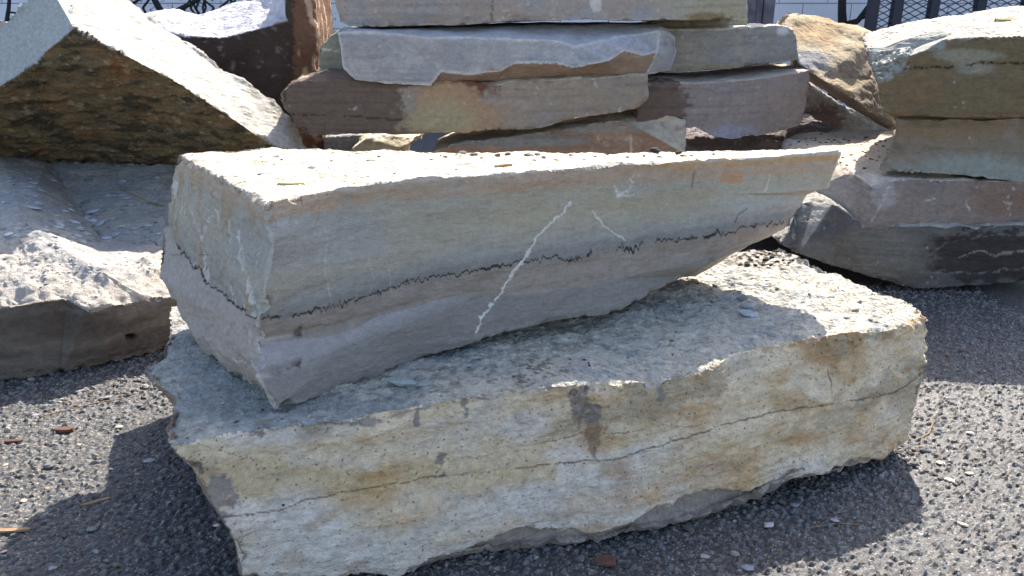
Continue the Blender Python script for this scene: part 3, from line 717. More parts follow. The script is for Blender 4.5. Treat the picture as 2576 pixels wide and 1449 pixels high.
# ================================================================ CENTRE STACK (Y about 3.4)
GRP = "slabs in the rear centre stack"
def cs(key, pts, back, paint, label, seed, name="limestone_block", **kw):
    a = dict(L=.013, amp=.006, scale=5, zs=2, chip=.014, chipr=.03, terr=.008); a.update(kw)
    return slab(key, name, pts, back, seed=seed, paint=paint, label=label, group=GRP, **a)
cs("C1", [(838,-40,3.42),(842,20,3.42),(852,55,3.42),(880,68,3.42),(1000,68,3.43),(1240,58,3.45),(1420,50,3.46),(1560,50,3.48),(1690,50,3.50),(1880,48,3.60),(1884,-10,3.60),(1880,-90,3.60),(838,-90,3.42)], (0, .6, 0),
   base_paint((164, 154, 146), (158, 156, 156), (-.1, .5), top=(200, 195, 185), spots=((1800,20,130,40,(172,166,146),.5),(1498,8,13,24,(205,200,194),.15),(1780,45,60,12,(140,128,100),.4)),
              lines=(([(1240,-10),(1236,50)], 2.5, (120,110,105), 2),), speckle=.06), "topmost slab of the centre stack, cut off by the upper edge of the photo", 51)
# C2: front face, chipped upper bevel, undercut brown lower break
c2a = [(848,82,3.34),(870,78,3.34),(1000,84,3.34),(1080,94,3.34),(1180,92,3.35),(1290,98,3.36),(1400,101,3.38),(1450,116,3.39),(1510,104,3.42),(1555,92,3.47),(1600,86,3.50),(1662,74,3.53)]
c2c = [(1668,64,3.62),(1560,62,3.62),(1450,63,3.60),(1300,64,3.58),(1150,67,3.55),(1060,70,3.50),(960,73,3.44),(880,73,3.40)]
c2b = [(855,120,3.335),(862,172,3.335),(892,203,3.335),(960,210,3.335),(1085,215,3.335),(1110,180,3.335),(1180,188,3.335),(1262,180,3.34),(1300,160,3.34),(1400,160,3.35),(1440,172,3.35),(1530,154,3.37),(1570,128,3.40),(1620,140,3.44),(1655,132,3.48)]
c2d = [(1090,217,3.40),(1240,207,3.42),(1380,197,3.43),(1470,194,3.44),(1560,189,3.45),(1625,190,3.50)]
c2e = [(1698,92,3.62),(1702,128,3.62),(1690,178,3.60)]
A = c2a; n_a = len(A); B0 = n_a; B = c2b; n_b = len(B); D0 = B0 + n_b; n_d = len(c2d); E0 = D0 + n_d; G0 = E0 + 3
C2v = [PY(*p) for p in c2a + c2b + c2d + c2e + c2c]
C2f = [list(range(n_a)) + list(range(B0 + n_b - 1, B0 - 1, -1)),
       list(range(n_a)) + list(range(G0, G0 + len(c2c))),
       [B0 + 4, B0 + 5, B0 + 6, B0 + 7, B0 + 8, B0 + 9, D0 + 2, D0 + 1, D0], [B0 + 9, B0 + 10, B0 + 11, B0 + 12, D0 + 4, D0 + 3, D0 + 2], [B0 + 12, B0 + 13, B0 + 14, D0 + 5, D0 + 4],
       [n_a - 1, B0 + n_b - 1, D0 + 5, E0 + 2, E0 + 1, E0], [n_a - 1, E0, G0]]
C2f = orient(C2f, C2v)
V, F = extrude_shell(C2v, C2f, (0, .4, 0), 0)
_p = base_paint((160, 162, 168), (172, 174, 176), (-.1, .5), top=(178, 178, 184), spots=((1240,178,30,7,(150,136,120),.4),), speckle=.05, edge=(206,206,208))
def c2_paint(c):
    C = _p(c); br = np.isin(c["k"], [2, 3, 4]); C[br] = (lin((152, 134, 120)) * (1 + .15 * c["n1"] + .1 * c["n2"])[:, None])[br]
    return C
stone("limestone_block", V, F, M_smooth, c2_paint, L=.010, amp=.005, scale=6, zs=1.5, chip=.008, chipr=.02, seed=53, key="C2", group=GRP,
      label="pale blue-grey slab with chipped brown lower edge, second from the top of the centre stack")
cs("C3", [(706,232,3.30),(722,212,3.32),(770,203,3.33),(880,200,3.36),(1000,202,3.36),(1240,206,3.36),(1560,190,3.42),(1630,186,3.46),(1632,245,3.46),(1612,272,3.45),(1560,282,3.42),(1450,300,3.38),(1335,330,3.34),(1230,330,3.33),(1060,340,3.33),(880,340,3.31),(770,340,3.30),(742,322,3.30),(735,300,3.30),(708,262,3.30)],
   (0, .5, .012), base_paint((158, 146, 132), (152, 143, 134), (-.1, .5), top=(195, 184, 164), spots=((860,270,190,150,(110,96,86),.06),(1170,220,80,36,(118,80,64),.25),(1130,275,110,70,(172,146,118),.2),(1100,300,70,40,(170,158,128),.5)),
              lines=(([(705,288),(880,292),(1010,302)], 2.2, (70, 56, 52), 2),), speckle=.08), "half dark brown, half tan slab with orange patch, third from top in centre stack", 55)
cs("C4", [(1040,560,3.32),(1080,388,3.36),(1140,362,3.42),(1200,352,3.44),(1430,322,3.50),(1560,300,3.56),(1640,288,3.60),(1705,288,3.60),(1726,300,3.56),(1728,390,3.44),(1728,560,3.40)],
   (0, .4, .0), base_paint((160, 130, 108), (172, 146, 124), (-.1, .5), top=(196, 188, 172), spots=((1250,352,200,18,(150,152,150),.3),(1500,320,120,14,(160,158,152),.4),(1680,292,45,10,(205,190,160),.4)),
              lines=(([(1585,335),(1588,385)], 3, (205, 185, 165), 2),), speckle=.08), "brown slab with pale sloping upper edge, lowest seen in the centre stack", 57)
cs("C4l", [(830,560,3.7),(880,376,3.72),(918,350,3.74),(1000,342,3.76),(1062,344,3.76),(1010,372,3.70),(980,560,3.66)], (.02, .3, .03), base_paint((205, 198, 180), top=(215, 208, 190)),
   "small sunlit pale wedge of stone under the brown end of the centre stack", 59)
cs("C2l", [(798,118,3.8),(830,90,3.8),(862,72,3.8),(900,72,3.8),(900,215,3.8),(806,215,3.8)], (0, .3, 0), base_paint((158, 162, 146), (170, 170, 158), (-.1, .5), lines=(([(798,122),(850,128)], 3, (225,222,215), 2),), speckle=.05),
   "greenish grey stone showing at the left end of the centre stack, behind the blue-grey slab", 61)
cs("C0l", [(800,560,3.95),(815,345,3.95),(930,338,3.95),(960,560,3.95)], (0, .3, 0), base_paint((150, 154, 160)),
   "blue-grey stone in shade low behind the left end of the centre stack", 62)
cs("C1r", [(1640,44,3.85),(1885,44,3.85),(1882,80,3.85),(1640,80,3.85)], (0, .35, 0), base_paint((178, 176, 158), (170, 166, 148), (-.1, .5)),
   "thin pale green-grey slab wedged under the right end of the topmost slab", 63)
cs("C2r", [(1640,75,3.70),(1800,73,3.74),(1880,66,3.78),(1955,64,3.80),(1998,72,3.82),(2008,100,3.82),(2012,150,3.82),(1960,160,3.80),(1850,170,3.76),(1720,182,3.72),(1640,186,3.70)],
   (0, .35, 0), base_paint((148, 150, 150), (158, 156, 148), (.0, .6), top=(215, 210, 200), spots=((1970,78,14,12,(205,208,212),.3),(1800,172,130,10,(150,142,120),.5)), speckle=.05),
   "grey-green slab at the right end of the centre stack, resting above the purple-grey block", 65)
cs("C3r", [(1600,204,3.56),(1750,208,3.60),(1900,198,3.68),(2036,176,3.78),(2036,230,3.78),(2020,312,3.76),(1975,330,3.72),(1900,342,3.66),(1840,352,3.62),(1790,344,3.60),(1750,320,3.58),(1660,330,3.58),(1600,320,3.56)],
   (0, .4, .01), base_paint((148, 141, 140), (156, 149, 147), (-.1, .5), top=(190, 180, 170), spots=((1650,270,75,70,(112,98,92),.08),(1830,340,70,24,(160,160,178),.5)), speckle=.06),
   "purple-grey block with broken lower corner, at the right of the centre stack", 67)
cs("C5", [(1600,560,3.75),(1600,345,3.9),(1760,350,3.95),(1900,338,4.0),(2040,318,4.1),(2110,322,4.1),(2100,400,4.0),(2080,560,3.9)], (0, .5, 0.0), base_paint((120, 112, 112), (140, 136, 140), (-.1, .5)),
   "dark shaded stone lying low behind the right end of the centre stack", 69, terr=.02)

# ================================================================ RIGHT GROUP
GR = "slabs in the right hand stack"
def rs(key, pts, back, paint, label, seed, **kw):
    a = dict(L=.012, amp=.006, scale=5, zs=2, chip=.014, chipr=.03, terr=.008, group=GR); a.update(kw)
    return slab(key, "limestone_block", pts, back, seed=seed, paint=paint, label=label, **a)
rs("Rb", [(1990,560,4.5),(1995,200,4.6),(2040,208,4.6),(2130,270,4.6),(2260,330,4.6),(2300,560,4.5)], (0, .4, 0), base_paint((160, 160, 158), (172, 170, 164), spots=((2070,300,60,50,(140,124,118),.2),)),
   "pale blue-grey stone in the gap behind the leaning tan rock", 71, terr=.02)
# leaning tan rock
RTv = [PY(1948,72,4.0), PY(1960,44,4.1), PY(1980,32,4.2), PY(2010,34,4.25), PY(2060,54,4.25), PY(2120,62,4.25), PY(2172,84,4.2), PY(2178,120,4.1), PY(2195,200,4.0), PY(2212,290,3.92), PY(2190,280,3.84),
       PY(2130,235,3.80), PY(2060,195,3.82), PY(2010,158,3.85), PY(1990,130,3.9), PY(1985,165,4.3), PY(2050,215,4.3), PY(2130,265,4.3), PY(2240,330,4.2), PY(2260,310,4.1)]
RTf = orient([[0,1,2,3,4,5,6,7,8,9,10,11,12,13,14],[13,14,15,16],[12,13,16],[11,12,16,17],[10,11,17,18],[9,10,18,19]], RTv)
V, F = extrude_shell(RTv, RTf, (.22, .3, .0), .12)
stone("tan_rock", V, F, M_rough, base_paint((160, 148, 136), (150, 140, 130), (-.1, .5), top=(180, 166, 140), spots=((2050,75,90,38,(168,144,110),.5),(2040,150,40,30,(160,160,160),.4)), speckle=.12), L=.011,
      amp=.009, scale=9, zs=1, chip=.015, chipr=.03, seed=73, key="RT", label="tan rock with orange crust leaning between the centre stack and the right stack", cat="rock")
rs("RS4", [(1960,612,2.80),(1985,580,2.84),(2005,512,2.96),(2050,500,3.0),(2095,510,2.98),(2180,566,2.86),(2330,568,2.84),(2576,566,2.82),(2680,566,2.8),(2680,720,2.80),(2576,712,2.84),(2400,722,2.84),(2300,728,2.84),(2190,700,2.85),(2100,672,2.86),(2010,640,2.84)],
   (0, .8, 0), base_paint((98, 98, 100), (110, 104, 98), (-.1, .5), top=(165, 162, 155), spots=((2480,640,190,58,(72,66,66),.06),(2130,650,170,50,(124,117,106),.5),(2250,640,80,60,(130,127,120),.5)),
              lines=(([(2410,648),(2440,636),(2470,632),(2500,642),(2530,634),(2576,632)], 2.2, (150,144,138), 5),([(2320,686),(2400,690),(2480,684),(2576,672)], 1.8, (128,124,120), 5),([(2312,690),(2330,650),(2380,610),(2500,590),(2576,590)], 1.6, (122,118,115), 5)), speckle=.12),
   "dark blue-grey bottom slab of the right stack, lying on the asphalt", 75, L=.008, amp=.009)
R3v = [PY(2680,462,2.86), PY(2576,458,2.88), PY(2400,450,2.90), PY(2270,448,2.90), PY(2240,456,2.90), PY(2196,470,2.86), PY(2140,430,3.05), PY(2092,397,3.30), PY(1974,346,3.80),
       PY(1940,450,3.5), PY(2030,490,3.2), PY(2110,540,3.0), PY(2170,572,2.86), PY(2400,566,2.86), PY(2576,567,2.85), PY(2680,566,2.84),
       PY(2000,337,3.92), PY(2100,330,4.0), PY(2262,322,4.1), PY(2680,322,4.1)]
R3f = orient([[0,1,2,3,4,5,12,13,14,15],[5,6,7,8,9,10,11,12],[0,1,2,3,4,5,6,7,8,16,17,18,19]], R3v)
V, F = extrude_shell(R3v, R3f, (0, .12, -.1), 0)
stone("limestone_block", V, F, M_rough, base_paint((146, 134, 126), (138, 128, 122), (-.1, .5), top=(208, 196, 180), spots=((2120,500,80,60,(158,154,152),.3),(2560,500,130,60,(140,118,104),.6),(2220,490,30,30,(176,170,166),.4)),
              lines=(([(2330,505),(2350,500)], 3, (200,196,190), 2),([(2430,510),(2440,530)], 2.5, (195,190,186), 2),([(2190,560),(2225,500),(2235,470)], 2.2, (190,186,184), 2)), speckle=.07),
   L=.010, amp=.006, scale=5, zs=2, chip=.012, chipr=.025, terr=.008, seed=77, key="RS3", group=GR,
   label="grey-brown slab second from the ground in the right stack, its sunlit top scattered with debris")
rs("RS2", [(2252,296,2.98),(2400,300,2.96),(2576,300,2.94),(2680,300,2.92),(2680,475,2.86),(2576,466,2.88),(2470,448,2.89),(2340,438,2.90),(2270,434,2.92),(2208,428,2.96),(2214,412,2.96),(2236,380,2.97),(2248,340,2.97)],
   (.42, .6, .0), base_paint((136, 124, 106), (142, 132, 118), (-.1, .5), spots=((2420,440,240,40,(150,154,146),.5),(2400,320,200,26,(140,118,92),.6)), speckle=.05),
   "olive-brown slab with a concave left end, in the middle of the right stack", 79)
# top slab of the right stack: layered, sloping sunlit top
R1v = [PY(2206,210,2.98), PY(2232,202,2.97), PY(2260,184,2.96), PY(2291,171,2.95), PY(2279,158,2.96), PY(2287,139,2.96), PY(2325,126,2.95), PY(2377,122,2.94), PY(2379,95,2.96), PY(2470,91,2.96), PY(2576,87,2.94), PY(2680,86,2.92),     # 0-11
       PY(2680,300,2.90), PY(2576,296,2.92), PY(2400,296,2.94), PY(2256,292,2.96), PY(2214,274,2.97),                              # 12-16
       PY(2190,165,3.06), PY(2182,140,3.10), PY(2176,130,3.16), PY(2240,128,3.12), PY(2300,124,3.08),                              # 17-21
       PY(2173,119,3.19), PY(2227,117,3.16), PY(2266,106,3.13), PY(2303,91,3.12), PY(2366,77,3.12), PY(2392,88,3.02),              # 22-27
       PY(2172,84,3.7), PY(2240,70,3.9), PY(2330,50,4.0), PY(2450,30,4.1), PY(2576,17,4.15), PY(2680,10,4.2)]                     # 28-33
R1f = orient([list(range(17)), [0,1,2,3,4,5,21,20,19,18,17], [5,6,7,8,27,21], [19,20,21,27,26,25,24,23,22], [22,23,24,25,26,30,29,28], [26,27,8,9,10,31,30], [10,11,33,32,31]], R1v)
V, F = extrude_shell(R1v, R1f, (.28, .4, -.12), .0)
def r1_extra(c):
    k = c["k"]; q = c["P"]
    d = (k == 1) * .022 * terrace(fbm(q * np.array([10, 10, 30]), 4, 6, .6), 3, .06) + (k == 3) * .008 * terrace(fbm(q * np.array([6, 6, 50]), 3, 7), 3, .1)
    return d + np.isin(k, [4, 5, 6]) * .010 * terrace(fbm(q * np.array([4, 5, 4]), 4, 9, .55), 3, .07)
_r1p = base_paint((124, 110, 86), (130, 110, 84), (-.1, .5), top=(188, 180, 170), spots=((2440,140,70,14,(150,146,128),.3),(2450,170,40,16,(150,146,130),.4)), lines=(([(2290,172),(2400,168),(2480,158),(2576,160)], 2.6, (52, 45, 34), 3),), speckle=.1)
def r1_paint(c):
    C = _r1p(c); g = np.isin(c["k"], [1, 2, 3]); C[g] = (lin((158, 160, 156)) * (1 + .2 * c["n2"] + .15 * c["n1"])[:, None])[g]; return C
stone("limestone_block", V, F, M_rough, r1_paint, L=.010, amp=.004, scale=5, zs=2, chip=.008, chipr=.02, terr=.006, seed=81, key="R1", extra=r1_extra,
      label="olive-brown top slab of the right stack with a flaking, sunlit sloping top", group=GR)
rs("R0", [(2500,46,3.5),(2540,48,3.5),(2576,50,3.5),(2680,50,3.5),(2680,92,3.5),(2576,88,3.5),(2510,84,3.5),(2498,70,3.5)], (.3, .3, 0), base_paint((146, 134, 96)),
   "small olive stone lying on top of the right stack, cut off by the right edge", 83)

# ================================================================ BACKGROUND
M_wall = flat_mat("painted_block", tuple(lin((225, 224, 230))), .9, .06, 3)
M_joint = flat_mat("mortar_joint", tuple(lin((150, 150, 160))), .95, .1)
def box(x0, x1, y0, y1, z0, z1):
    V = [(x, y, z) for x in (x0, x1) for y in (y0, y1) for z in (z0, z1)]
    return V, [(0, 1, 3, 2), (4, 6, 7, 5), (0, 4, 5, 1), (2, 3, 7, 6), (0, 2, 6, 4), (1, 5, 7, 3)]
def boxes(name, bl, mat, parent=None):
    V, F = [], []
    for b in bl:
        v, f = box(*b); n = len(V); V += v; F += [tuple(i + n for i in q) for q in f]
    return link(name, polymesh(name, V, F, mat), parent)
WY = 7.0
wall = bpy.data.objects.new("block_wall", None); COL.objects.link(wall); wall.location = (0, WY, 0)
tag(wall, "white painted block wall running behind all the stone piles", "wall")
bl = []; z = 0; r = 0
while z < 2.6:
    x = -6 + (.2 if r % 2 else 0)
    while x < 6:
        bl.append((x + .004, x + .396, -.006 - .003 * random.random(), .1, z + .004, z + .196)); x += .4
    z += .2; r += 1
boxes("wall_blocks", bl, M_wall, wall)
boxes("mortar", [(-6, 6.2, .0, .09, 0, 2.595)], M_joint, wall)
# dark metal fence
M_post = flat_mat("dark_fence_paint", (.012, .016, .035), .55, .2)
fence = bpy.data.objects.new("mesh_fence", None); COL.objects.link(fence); fence.location = (0, 5.6, 0)
tag(fence, "dark metal fence with diamond mesh at the upper right", "fence")
def px2x(px, Y, py=30): return PY(px, py, Y)[0]
for a, b in ((2183, 2206), (2243, 2266), (2335, 2356), (2451, 2473), (2568, 2592), (2690, 2712)):
    x0, x1 = px2x(a, 5.6), px2x(b, 5.6)
    boxes("post", [(x0, x1, -.03, .03, 0, 2.2)], M_post, fence)
boxes("rail", [(px2x(2183, 5.6), px2x(2712, 5.6), -.02, .02, .28, .33)], M_post, fence)
boxes("rail", [(px2x(2183, 5.6), px2x(2712, 5.6), -.02, .02, 2.1, 2.15)], M_post, fence)
def tube(V, F, a, b, r0, r1=None, n=5):
    a, b = Vector(a), Vector(b); r1 = r0 if r1 is None else r1; d = (b - a).normalized()
    u = d.orthogonal().normalized(); w = d.cross(u); n0 = len(V)
    for p, r in ((a, r0), (b, r1)):
        for k in range(n):
            t = 2 * math.pi * k / n; V.append(tuple(p + (u * math.cos(t) + w * math.sin(t)) * r))
    for k in range(n):
        j = (k + 1) % n; F.append((n0 + k, n0 + j, n0 + n + j, n0 + n + k))
V, F = [], []
xa, xb = px2x(2206, 5.6), px2x(2690, 5.6); cw, ch = .085, .042
nxm = int((xb - xa) / cw)
for i in range(nxm):
    for j in range(int(1.0 / ch)):
        x = xa + i * cw; z = .55 + j * ch
        for s in ((0, 0, cw / 2, ch / 2), (cw / 2, ch / 2, cw, 0)):
            tube(V, F, (x + s[0], 0, z + s[1]), (x + s[2], 0, z + s[3]), .004, n=4)
            tube(V, F, (x + s[0], 0, z - s[1]), (x + s[2], 0, z - s[3]), .004, n=4)
link("mesh_panel", polymesh("mesh_panel", V, F, M_post), fence)
# grey ribbed post
M_grey = flat_mat("grey_weathered_wood", tuple(lin((92, 92, 104))), .8, .4, 14)
x0, x1 = px2x(1878, 5.2), px2x(1950, 5.2)
o = boxes("timber_post", [(x0, x0 + .055, 5.2, 5.3, 0, 2.4), (x0 + .06, x0 + .1, 5.21, 5.3, 0, 2.4), (x0 + .105, x0 + .15, 5.2, 5.3, 0, 2.4), (x0 + .155, x1, 5.215, 5.3, 0, 2.4)], M_grey)
tag(o, "weathered grey ribbed post standing right of the centre stack", "post")
# bare shrub stems on the right and leafy shrub left
M_bark = flat_mat("dark_bark", (.02, .018, .022), .9, .3)
M_leaf = flat_mat("shrub_leaf", (.05, .075, .05), .6, .4)
def shrub(name, stems, leaves, label, cat, leafpx=None):
    rt = bpy.data.objects.new(name, None); COL.objects.link(rt); rt.location = stems[0][0]
    base = Vector(stems[0][0])
    for st in stems:
        V, F = [], []
        for a, b, ra, rb in zip(st[:-2], st[1:-1], st[-1][:-1], st[-1][1:]):
            tube(V, F, Vector(a) - base, Vector(b) - base, ra, rb, 6)
        link("stem", polymesh("stem", V, F, M_bark, True), rt)
    if leaves:
        V, F = [], []
        for (cx, cy, cz, R_, n) in leaves:
            for k in range(n):
                p = Vector((cx + random.gauss(0, R_), cy + random.gauss(0, R_), cz + random.gauss(0, R_ * 1.2))) - base
                d = Vector((random.gauss(0, 1), random.gauss(0, 1), random.gauss(0, 1))).normalized(); w = d.orthogonal().normalized()
                l = random.uniform(.012, .028); n0 = len(V)
                V += [tuple(p), tuple(p + d * l * .5 + w * l * .22), tuple(p + d * l), tuple(p + d * l * .5 - w * l * .22)]; F.append((n0, n0 + 1, n0 + 2, n0 + 3))
        link("foliage", polymesh("foliage", V, F, M_leaf), rt)
    return tag(rt, label, cat)
def S(pts, Y, radii): return [tuple(PY(x, y, Y)) for x, y in pts] + [radii]
ground_pt = lambda px: (px2x(px, 6.2), 6.2, 0.0)
shrub("bare_sapling", [[ground_pt(2119)] + S([(2121,85),(2118,30),(2120,-60)], 6.2, (.04, .035, .03, .025)), S([(2121,85),(2160,50),(2190,10),(2230,-60)], 6.2, (.022, .02, .018, .014)),
      S([(2121,60),(2150,52),(2186,40)], 6.2, (.015, .013, .01))], [], "leafless dark sapling in front of the white wall, left of the fence", "sapling")
shrub("bare_sapling", [[ground_pt(2070)] + S([(2063,85),(2055,62),(2035,52)], 6.2, (.02, .014, .01, .006))], [], "thin curved dark twig poking up behind the tan rock", "twig")
st = [[ground_pt(420)] + S([(425,60),(400,20),(368,-40)], 6.3, (.04, .03, .026, .02))]
for k in range(16):
    x = random.uniform(250, 640); st.append(S([(x, 60), (x + random.uniform(-30, 30), 20), (x + random.uniform(-60, 60), -40)], 6.3, (.012, .009, .006)))
st += [S([(440,30),(500,-2),(560,-30)], 6.3, (.02, .014, .01)), S([(300,25),(340,5),(380,-20)], 6.3, (.014, .01, .008))]
lv = [(px2x(x, 6.3), 6.3, PY(x, random.uniform(-60, 30), 6.3)[2], .12, 130) for x in (260, 330, 390, 450, 520, 560, 620, 650)]
shrub("shrub", st, lv, "straggly dark-stemmed shrub with small leaves against the wall above the brown block", "shrub")
shrub("climbing_vine", [[ground_pt(14)] + S([(16,60),(22,20),(26,-40)], 6.3, (.018, .016, .014, .012))] + [S([(20,30),(90,40),(150,28)], 6.4, (.008, .006, .004)), S([(18,50),(60,46),(120,52)], 6.4, (.008, .006, .004))], [], "thin dark vine stem climbing the wall at the far left edge", "vine")
shrub("shrub", [[ground_pt(812)] + S([(808,60),(800,20)], 6.4, (.01, .008, .006))], [(px2x(812, 6.4), 6.4, PY(812, 50, 6.4)[2], .04, 160), (px2x(806, 6.4), 6.4, PY(806, 75, 6.4)[2], .035, 120), (px2x(822, 6.4), 6.4, PY(822, 85, 6.4)[2], .03, 90)],
      "small green plant in the gap between the brown block and the centre stack", "shrub")
M_weed = flat_mat("weed_leaf", (.10, .22, .03), .5, .3)
V, F = [], []; wc = PY(2122, 690, 2.55); wc[2] = 0
for k in range(160):
    p = Vector((random.gauss(0, .015), random.gauss(0, .014), abs(random.gauss(.03, .02)))); d = Vector((random.gauss(0, 1), random.gauss(0, 1), abs(random.gauss(0, 1)))).normalized(); w = d.orthogonal().normalized(); l = random.uniform(.012, .026); n0 = len(V)
    V += [tuple(p), tuple(p + d * l * .5 + w * l * .3), tuple(p + d * l), tuple(p + d * l * .5 - w * l * .3)]; F.append((n0, n0 + 1, n0 + 2, n0 + 3))
o = link("weed", polymesh("weed", V, F, M_weed)); o.location = wc
tag(o, "small bright green weed in the dark gap behind the cream block", "weed")

# ================================================================ CHIPS, LITTER
M_chip = stone_mat("chip_stone", bump=.5, scale=60, speck=.2)
def cast(px, py, key):
    r = Vector(ray(px, py)).normalized()
    if key == "G":
        p = PZ(px, py, 0.0); return Vector(p), Vector((0, 0, 1))
    hit, nrm, i, d = STONES[key][0].ray_cast(Vector(CAM), r)
    return (hit, nrm) if hit is not None else (None, None)
def chip(px, py, wpx, key, color, label, group, flat=.35, name="stone_chip", cat="stone chip", rot=None, n=6):
    hit, nrm = cast(px, py, key)
    if hit is None or nrm.z < .3: return
    dist = (hit - Vector(CAM)).length; s = wpx / 2 / FPX * dist
    pts, F = blob_mesh(0, 0, s * flat * .42, s, flat, random.uniform(-.6, .6) if rot is None else rot, n)
    V = np.array(pts)
    bm_ = bmesh.new(); vs = [bm_.verts.new(v) for v in V]; hull = bmesh.ops.convex_hull(bm_, input=vs)
    bmesh.ops.delete(bm_, geom=[g for g in hull["geom_interior"] if isinstance(g, bmesh.types.BMVert)], context='VERTS')
    bmesh.ops.recalc_face_normals(bm_, faces=bm_.faces[:]); bmesh.ops.triangulate(bm_, faces=bm_.faces[:])
    bm_.verts.index_update()
    V = np.array([v.co[:] for v in bm_.verts]); T_ = np.array([[v.index for v in f.verts] for f in bm_.faces]); bm_.free()
    c = lin(color) * random.uniform(.85, 1.15)
    o = link(name, mesh_from(name, V, T_, M_chip, np.tile(c, (len(V), 1)), smooth=False))
    o.location = hit; q = Vector((0, 0, 1)).rotation_difference(nrm.lerp(Vector((0, 0, 1)), .4).normalized()); o.rotation_mode = 'QUATERNION'; o.rotation_quaternion = q
    return tag(o, label, cat, group)
gU = "chips on top of the banded slab"; lU = "small dark chip lying on the sunlit top of the banded slab"
for x, y, w in ((1163,386,24),(1192,390,22),(1278,389,20),(1252,391,18),(1330,393,26),(1352,389,18),(1368,396,14),(1437,391,14),(1400,403,14),(1343,404,14),(1470,402,10),(1498,394,10),(1528,391,10),(1740,392,10),(1795,388,8),(1718,394,18),(1310,399,9),(1620,392,9),(1120,395,12),(1085,402,10),(690,414,9),(1660,396,16),(1580,396,12),(925,405,10)):
    chip(x, y, w, "U", random.choice(((120,112,100),(90,82,76),(150,142,130))), lU, gU, flat=.5)
chip(1647, 383, 30, "U", (48,44,44), "black lump of rubble on the far rim of the banded slab, largest there", None, flat=.75, name="rubble_lump", cat="rubble")
chip(1707, 387, 20, "U", (60,52,44), "dark crumb of rubble on the rim of the banded slab, right of the black lump", None, flat=.7, name="rubble_lump", cat="rubble")
chip(785, 422, 30, "U", (190,188,186), "pale grey chip alone on the left part of the banded slab's top", None, flat=.4)
chip(1212, 398, 14, "U", (110,104,100), lU, gU)
def sliver(px, py, wpx, key, color, label, name, cat, ang, ratio=.2, thick=.1, mat=None):
    hit, nrm = cast(px, py, key)
    if hit is None: return
    s = wpx / 2 / FPX * (hit - Vector(CAM)).length
    n = 9; V = []
    for z in (0, s * thick * 2):
        for k in range(n):
            a = 2 * math.pi * k / n; cx = max(-1, min(1, 1.25 * math.cos(a))); cy = max(-1, min(1, 1.2 * math.sin(a)))
            x = s * cx * random.uniform(.88, 1.04); y = s * ratio * cy * random.uniform(.75, 1.15)
            V.append((x * math.cos(ang) - y * math.sin(ang), x * math.sin(ang) + y * math.cos(ang), z + s * thick * .6 * math.sin(x / s * 2.3)))
    F = [tuple(reversed(range(n))), tuple(range(n, 2 * n))] + [(k, (k + 1) % n, n + (k + 1) % n, n + k) for k in range(n)]
    o = link(name, polymesh(name, V, F, mat or M_wood)); o.location = hit + Vector((0, 0, .001))
    return tag(o, label, cat)
M_wood = flat_mat("splinter_wood", tuple(lin((150, 122, 90))), .8, .3, 60)
M_dwood = flat_mat("dark_wood", tuple(lin((96, 66, 52))), .85, .3, 60)
M_dleaf = flat_mat("dry_leaf", tuple(lin((190, 178, 130))), .8, .35, 40)
sliver(735, 462, 72, "U", None, "dry curled leaf lying near the left front of the banded slab's top", "dry_leaf", "leaf", -.1, .35, .05, M_dleaf)
sliver(1266, 420, 46, "U", None, "small splinter of wood on the middle of the banded slab's top", "wood_splinter", "wood splinter", .15, .25, .12, M_wood)
# lower block top
gL = "chips on top of the cream block"; lL = "small grey stone chip on the shaded top of the cream block"
lit_l = "small stone chip on the sunlit right end of the cream block's top"; gLl = "chips on the sunlit end of the cream block"
chip(1010, 965, 84, "L", (158,164,160), "large flat grey-green flake under the belly of the banded slab, biggest on the cream block", None, flat=.34, rot=-.1, n=8)
chip(1068, 966, 42, "L", (150,156,152), "smaller grey flake right beside the largest flake on the cream block", None, flat=.4, rot=.4)
for x, y, w in ((1140,935,20),(1290,912,12),(1205,905,12),(1250,925,10),(1390,885,12),(1352,935,16),(1320,945,14),(1378,945,12),(1310,930,16),(1330,960,10),(1365,928,12),(1293,947,12),(1340,925,10),(1660,862,20),(1690,858,12),(1880,772,38),(1868,752,30),(1600,845,12),(1555,838,12),(1430,950,10),(1470,905,10),(1765,745,26),(1800,722,24),(1700,770,18),(1840,715,22),(1790,760,12),(1600,790,12),(1510,825,14),(1735,815,14),(1450,850,10),(1930,705,16),(1905,735,18),(1955,728,14),(2090,748,22),(2010,715,16),(860,1000,14),(965,955,14),(560,1015,12),(700,1060,12),(1180,925,10),(1240,890,14),(1100,935,10),(1860,735,14),(1000,1000,9),(1530,935,9),(1580,900,9),(1640,930,10),(1380,905,14),(1700,835,8)):
    chip(x, y, w, "L", random.choice(((130,132,130),(160,166,164),(90,88,86),(185,185,175))), lL, gL, flat=.4)
for x, y, w in ((1890,656,14),(1905,648,12),(1925,655,16),(1942,648,12),(1955,660,14),(1970,655,10),(1880,668,16),(1900,668,12),(1920,668,12),(1940,668,12),(1862,668,14),(1985,662,10),(1915,640,10),(1935,638,10),(1995,655,9)):
    chip(x, y, w, "L", (52,44,34), "dark crumb of soil in the sunlit patch under the far end of the banded slab", "soil crumbs on the cream block", flat=.7, name="soil_crumb", cat="crumb")
for x, y, w in ((2088,748,26),(2152,778,22),(2110,770,12),(2130,801,18),(2190,805,14),(2215,800,10),(2160,760,12),(2075,770,12),(2200,775,8),(2240,780,9),(2050,800,8),(2120,730,10)):
    chip(x, y, w, "L", random.choice(((190,182,168),(120,110,96))), lit_l, gLl, flat=.4)
chip(2165, 829, 56, "L", (206,190,160), "flat tan stone flake at the right front rim of the cream block, in full sun", None, flat=.3, rot=0.0, n=8)
